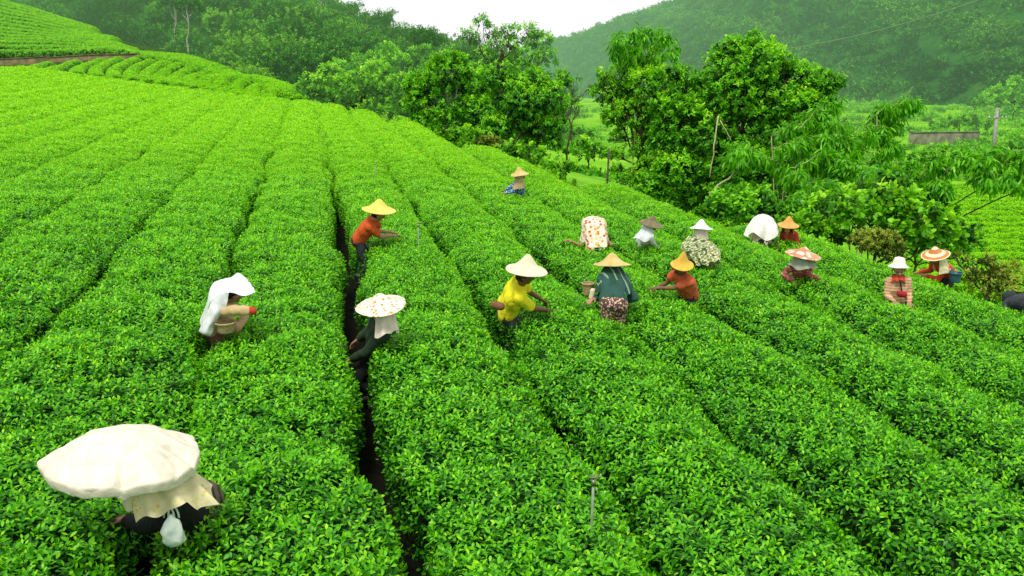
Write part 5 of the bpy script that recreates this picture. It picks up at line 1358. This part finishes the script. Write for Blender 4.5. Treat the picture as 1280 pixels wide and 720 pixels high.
# 13 orange hat beside the white sack ------------------------------------------------------------------
p = person('person in an orange pointed hat and red sleeves right beside the white sack', (990, 306), (986, 290), 150, dh=-.12, dep=-1, hands=((-.16, .30, -.06), (.2, .28, .0)), shirt=cloth_mat('red_shirt', (0.60, 0.08, 0.05)), seed=13, L=.50, scale=0.75)
hat_on(p, 26, M_straworange, .18, (.10, .05), 13)
drape(p['root'], p['hc'] + [0, 0, .03], p['f'], [(0.05, .10, .11), (-.07, .12, .13), (-.14, .14, .14)], 60, 300, cloth_mat('red_scarf', (0.55, 0.10, 0.06)), 'neck_cloth', 6, .02, 18)
# 14 red flowers, broad hat ------------------------------------------------------------------------------
M_redfl = cloth_mat('red_floral', (0.50, 0.10, 0.10), 'dots', (0.78, 0.55, 0.45), (0.35, 0.04, 0.06), 28, thr=.40)
p = person('person in red flowered clothes with a broad tilted hat and grey green face cloth', (1002, 343), (1003, 325), 185, dh=.02, dep=-1, hands=((-.20, .26, -.05), (.22, .24, -.05)), shirt=M_redfl, seed=14, L=.56, scale=0.80)
hat_on(p, 44, straw_mat('floral_hat', (0.66, 0.36, 0.18), (0.50, 0.10, 0.08), ((0.80, 0.62, 0.50), 9, 0.35)), .12, (.18, -.05), 14, lift=.06)
drape(p['root'], p['hc'] + [0, -.02, .05], np.array([-.5, -1, 0]), [(0.03, .12, .13), (-.08, .16, .16), (-.17, .22, .19)], -110, 110, cloth_mat('grey_green_cloth', (0.34, 0.38, 0.28)), 'face_cloth', 5, .025, 19)
# 15 woman facing us ---------------------------------------------------------------------------------------
M_str = cloth_mat('peach_stripes', (0.66, 0.44, 0.26), 'stripes', (0.45, 0.22, 0.12), None, 150, thr=.3)
p = person('person facing us in a small white sun hat, peach striped shirt and red collar', (1122, 377), (1123, 338), 168, dh=-.10, dep=-1, hands=((-.10, .26, .06), (.10, .26, .06)), shirt=M_str, seed=15, L=.62, scale=0.80)
hat_on(p, 26, straw_mat('white_hat', (0.86, 0.82, 0.70), (0.70, 0.64, 0.48)), .11, (.08, -.12), 15, lift=.085, crown_r=.082)
drape(p['root'], p['neck'] + [0, 0, .03], p['f'], [(0.02, .075, .08), (-.03, .11, .11), (-.06, .13, .13)], 0, 360, M_red, 'scarf', 7, .03, 21)
g = Geo(); A = p['neck'] + p['f'] * .12; tube(g, limb_pts(A, p['pel'] + p['f'] * .2 + UPZ * .2, np.random.default_rng(1), 6, .05), .010, 6)
o = link('pouch', fuse((lambda q: (cap_(q, p['pel'] + p['f'] * .22 + UPZ * .17 + p['s'] * .03, .045, p['pel'] + p['f'] * .22 + UPZ * .16 - p['s'] * .03, .045), q)[1])(Geo()), .008, 'pouch', 2), cloth_mat('dark_red_cloth', (0.36, 0.02, 0.03))); tag(o, 'small dark red pouch hanging from the neck of the person facing us', 'pouch')
link('strap', g.mesh('strap'), M_black, o)
# 16 red shirt, ringed hat, blue bucket -----------------------------------------------------------------------
p = person('person in a red shirt with an orange and white ringed hat, bending left', (1186, 342), (1172, 326), 84, dh=.04, dep=-1, hands=((-.12, .40, -.02), (.16, .42, -.02)), shirt=cloth_mat('scarlet_cloth', (0.66, 0.07, 0.03)), seed=16, L=.54, scale=0.84)
hat_on(p, 34, M_ringhat, .14, (-.14, .14), 16)
drape(p['root'], p['hc'] + [0, 0, .05], p['f'], [(0.05, .10, .11), (-.06, .13, .16), (-.18, .16, .22), (-.26, .16, .24)], 95, 265, cloth_mat('cream_yellow', (0.80, 0.72, 0.45), 'dots', (0.6, 0.5, 0.2), None, 20), 'neck_cloth', 6, .025, 22)
basket('bucket', CAM + _cd(1194, 348) * (p['d'] - .08) - [0, 0, .06], .075, .095, .15, plain_mat('blue_plastic', (0.035, 0.11, 0.15), .4, .15, 10, .4), 'blue plastic bucket behind the red shirted picker at the field edge', 'bucket', True)
# 17 dark jacket at the frame edge ------------------------------------------------------------------------------
p = person('person in a dark grey jacket bent double at the right edge of the photo', (1290, 378), (1266, 376), 55, dh=.06, dep=1, hands=((-.1, .40, -.25), (.14, .40, -.22)), shirt=cloth_mat('grey_jacket', (0.045, 0.055, 0.065)), seed=17, L=.56)
hat_on(p, 20, cloth_mat('dark_cap', (0.03, 0.04, 0.045)), .12, (-.35, .1), 17, lift=.03, crown_r=.10)

# ------------------------------------------------------------------ small things in the place
M_pipe = plain_mat('grey_pipe', (0.24, 0.30, 0.22), .5, .2, 14, .4)
M_brass = plain_mat('sprinkler_metal', (0.30, 0.28, 0.20), .35, .2, 20, .5, metal=.7)
def sprinkler(px, py, top, label, rad=.009):
    b = hit(px, py); b[2] = float(ground(b[0], b[1])) if False else b[2] - TEA_H
    d = (hit(px, py) - CAM) @ FW; h = TEA_H + (py - top) * d / FPX * 1.03
    root = empty('sprinkler', b); tag(root, label, 'sprinkler', 'irrigation risers standing in the tea')
    g = Geo(); tube(g, [b, b + [0.01, 0, h * .5], b + [0.02, 0, h]], rad, 8); link('riser_pipe', g.mesh('riser_pipe'), M_pipe, root)
    g = Geo(); t = b + np.array([.02, 0, h])
    tube(g, [t - [0, 0, .01], t + [0, 0, .03]], rad * 1.6, 8); tube(g, [t + [-.03, 0, .045], t + [.045, 0, .05]], rad * .7, 6); tube(g, [t + [0, 0, .02], t + [0, 0, .075]], rad * .6, 6); tube(g, [t + [.03, 0, .03], t + [.05, .0, .07]], rad * .6, 6)
    link('nozzle', g.mesh('nozzle'), M_brass, root)
sprinkler(737, 645, 603, 'thin grey sprinkler riser in the foreground, lower middle')
sprinkler(522, 305, 283, 'thin pale sprinkler riser right of the highest orange shirted picker', .010)
sprinkler(468, 218, 206, 'far sprinkler riser above the highest orange shirted picker', .007)
# fence post at the valley gap
def post(px, py, top, d, w, mat, name, label, cat, lean=0.0):
    b = CAM + _cd(px, py) * d; b[2] = min(b[2], float(ground(b[0], b[1])) - .1); h = (CAM + _cd(px, top) * d)[2] - b[2]
    g = Geo(); tube(g, [b, b + [lean * .5, 0, h * .5], b + [lean, 0, h]], [w, w * .95, w * .85], 8)
    o = link(name, g.mesh(name), mat); tag(o, label, cat); return b, h, o
post(758, 222, 186, 27, .035, M_bark, 'wooden_post', 'thin dark wooden post standing left of the trailing vines', 'post', .06)
# concrete utility pole with cross arm
M_conc = plain_mat('concrete', (0.34, 0.34, 0.30), .85, .2, 5, .2, .3, 40)
b = CAM + _cd(1241, 192) * 100; gzp = float(ground(b[0], b[1])); b[2] = gzp - .2
tp = CAM + _cd(1247, 135) * 100
root = empty('utility_pole', b); tag(root, 'concrete utility pole with a short cross arm on the valley floor', 'utility pole')
g = Geo(); tube(g, [b, (b + tp) / 2, tp], [.25, .22, .18], 12); link('pole', g.mesh('pole'), M_conc, root)
g = Geo(); c0 = tp * .78 + b * .22
tube(g, [c0 + [-1.1, -.2, 0], c0 + [1.0, -.2, 0.05]], .05, 6); link('cross_arm', g.mesh('cross_arm'), M_conc, root)
for dx in (-.95, -.35, .55, .95):
    g = Geo(); tube(g, [c0 + [dx, -.2, .04], c0 + [dx, -.2, .22]], [.06, .045], 8); link('insulator', g.mesh('insulator'), M_white, root)
def wire(A, B, sag, rad, label):
    t = np.linspace(0, 1, 40)[:, None]; P = A * (1 - t) + B * t; P[:, 2] -= sag * 4 * (t * (1 - t))[:, 0]
    g = Geo(); tube(g, P, rad, 5); o = link('cable', g.mesh('cable'), M_wire); tag(o, label, 'cable')
M_wire = plain_mat('cable_grey', (0.20, 0.30, 0.18), .5, .1, 3, .3)
wire(CAM + _cd(935, 66) * 92, CAM + _cd(1330, -38) * 60, 1.0, .035, 'pale cable slanting up across the mountain to the top of the photo')
wire(c0 + [-.95, -.2, .2], CAM + _cd(1010, 158) * 150, .5, .02, 'thin cable running left from the utility pole over the valley')
# low concrete wall in the valley
def wall(name, A, B, h, th, mat, label, n=14, seed=0):
    r = np.random.default_rng(seed); A = np.asarray(A, float); B = np.asarray(B, float)
    dirn = nrm((B - A) * [1, 1, 0]); nn = np.array([-dirn[1], dirn[0], 0])
    root = empty(name, A); tag(root, label, 'wall')
    P = np.linspace(A, B, n); P[:, 2] = ground(P[:, 0], P[:, 1]) - .3
    tops = P[:, 2] + h + .3
    V = []
    for i in range(n):
        for a, z in ((-th / 2, P[i, 2]), (-th / 2 * .9, tops[i]), (th / 2 * .9, tops[i]), (th / 2, P[i, 2])): q = P[i] + nn * a; q[2] = z + r.normal(0, .012); V.append(q)
    i = np.arange(n - 1)[:, None] * 4; j = np.arange(3)[None]
    q = np.stack([i + j, i + 4 + j, i + 5 + j, i + 1 + j], -1).reshape(-1, 4)
    link('face', npmesh('face', np.array(V), [q, np.array([[0, 1, 2, 3], [4 * n - 1, 4 * n - 2, 4 * n - 3, 4 * n - 4]])], None, False), mat, root)
    V = []
    for i in range(n):
        for a, z in ((-th * .62, tops[i] + .003), (-th * .62, tops[i] + .1), (th * .62, tops[i] + .1), (th * .62, tops[i] + .003)): q2 = P[i] + nn * a; q2[2] = z; V.append(q2)
    i = np.arange(n - 1)[:, None] * 4; j = np.arange(4)[None]; j2 = (j + 1) % 4
    q = np.stack([i + j, i + 4 + j, i + 4 + j2, i + j2], -1).reshape(-1, 4)
    link('coping', npmesh('coping', np.array(V), [q, np.array([[0, 1, 2, 3], [4 * n - 1, 4 * n - 2, 4 * n - 3, 4 * n - 4]])], None, False), mat, root)
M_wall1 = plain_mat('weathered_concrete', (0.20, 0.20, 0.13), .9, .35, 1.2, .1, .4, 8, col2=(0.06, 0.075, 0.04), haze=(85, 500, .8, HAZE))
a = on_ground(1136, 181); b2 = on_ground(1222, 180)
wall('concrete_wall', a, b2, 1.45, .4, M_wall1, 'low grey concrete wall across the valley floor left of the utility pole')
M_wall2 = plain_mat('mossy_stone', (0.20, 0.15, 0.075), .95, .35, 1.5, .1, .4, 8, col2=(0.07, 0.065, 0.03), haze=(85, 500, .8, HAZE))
ends = [(-130, 74, 99.5), (0, 73.5, 99), (60, 70, 98.5), (120, 67.3, 98), (178, 67.0, 96.5)]
pts = [CAM + _cd(x, y) * d for x, y, d in ends]
pts = [np.array([q[0], q[1], 0]) for q in pts]
wall('retaining_wall', pts[0], pts[2], .65, .4, M_wall2, 'low mossy retaining wall under the contour rows, left part', 10, 3)
wall('retaining_wall', pts[2], pts[4], .5, .4, M_wall2, 'low mossy retaining wall under the contour rows, tapering right part', 10, 4)
# ------------------------------------------------------------------ light, sky, camera
w = bpy.data.worlds.new('World'); bpy.context.scene.world = w; w.use_nodes = True
nt = w.node_tree; nt.nodes.clear()
SUN_EL, SUN_AZ = 62.0, 205.0        # azimuth measured clockwise from +Y
sky = N_(nt, 'ShaderNodeTexSky'); sky.sky_type = 'NISHITA'; sky.sun_disc = False
sky.sun_elevation = RAD(SUN_EL); sky.sun_rotation = RAD(SUN_AZ)
sky.air_density = 1.0; sky.dust_density = 2.0; sky.ozone_density = 1.0; sky.altitude = 200
# bright even cloud layer over the sky
tcw = N_(nt, 'ShaderNodeTexCoord')
cl = ramp(nt, noise(nt, tcw.outputs['Generated'], 1.6, 4), [(0.3, (6.6, 6.7, 6.7)), (0.7, (7.6, 7.6, 7.4))])
bg = N_(nt, 'ShaderNodeBackground'); bg.inputs['Strength'].default_value = 0.15
nt.links.new(mixc(nt, 0.88, sky.outputs[0], cl), bg.inputs[0])
ow = N_(nt, 'ShaderNodeOutputWorld')
nt.links.new(bg.outputs[0], ow.inputs[0])
sl = bpy.data.lights.new('sun', 'SUN'); sl.energy = 3.0; sl.angle = RAD(14); sl.color = (1.0, 0.96, 0.88)
so = bpy.data.objects.new('sun', sl); C.objects.link(so)
az = RAD(SUN_AZ); el = RAD(SUN_EL)
sd = Vector((math.sin(az) * math.cos(el), math.cos(az) * math.cos(el), math.sin(el)))
so.rotation_euler = (-sd).to_track_quat('-Z', 'Y').to_euler(); so.location = (0, 0, 60)
cd = bpy.data.cameras.new('camera'); co = bpy.data.objects.new('camera', cd); C.objects.link(co)
cd.sensor_width = 36.0; cd.lens = 36.0 * FPX / 1280.0; cd.clip_end = 8000; cd.clip_start = 0.1
co.location = tuple(CAM); co.rotation_euler = (math.pi / 2 - PITCH, 0, 0)
sc = bpy.context.scene; sc.camera = co
sc.view_settings.view_transform = 'Standard'; sc.view_settings.look = 'None'; sc.view_settings.exposure = 0
sc.render.engine = 'CYCLES'
sc.cycles.max_bounces = 8; sc.cycles.diffuse_bounces = 4; sc.cycles.transparent_max_bounces = 16
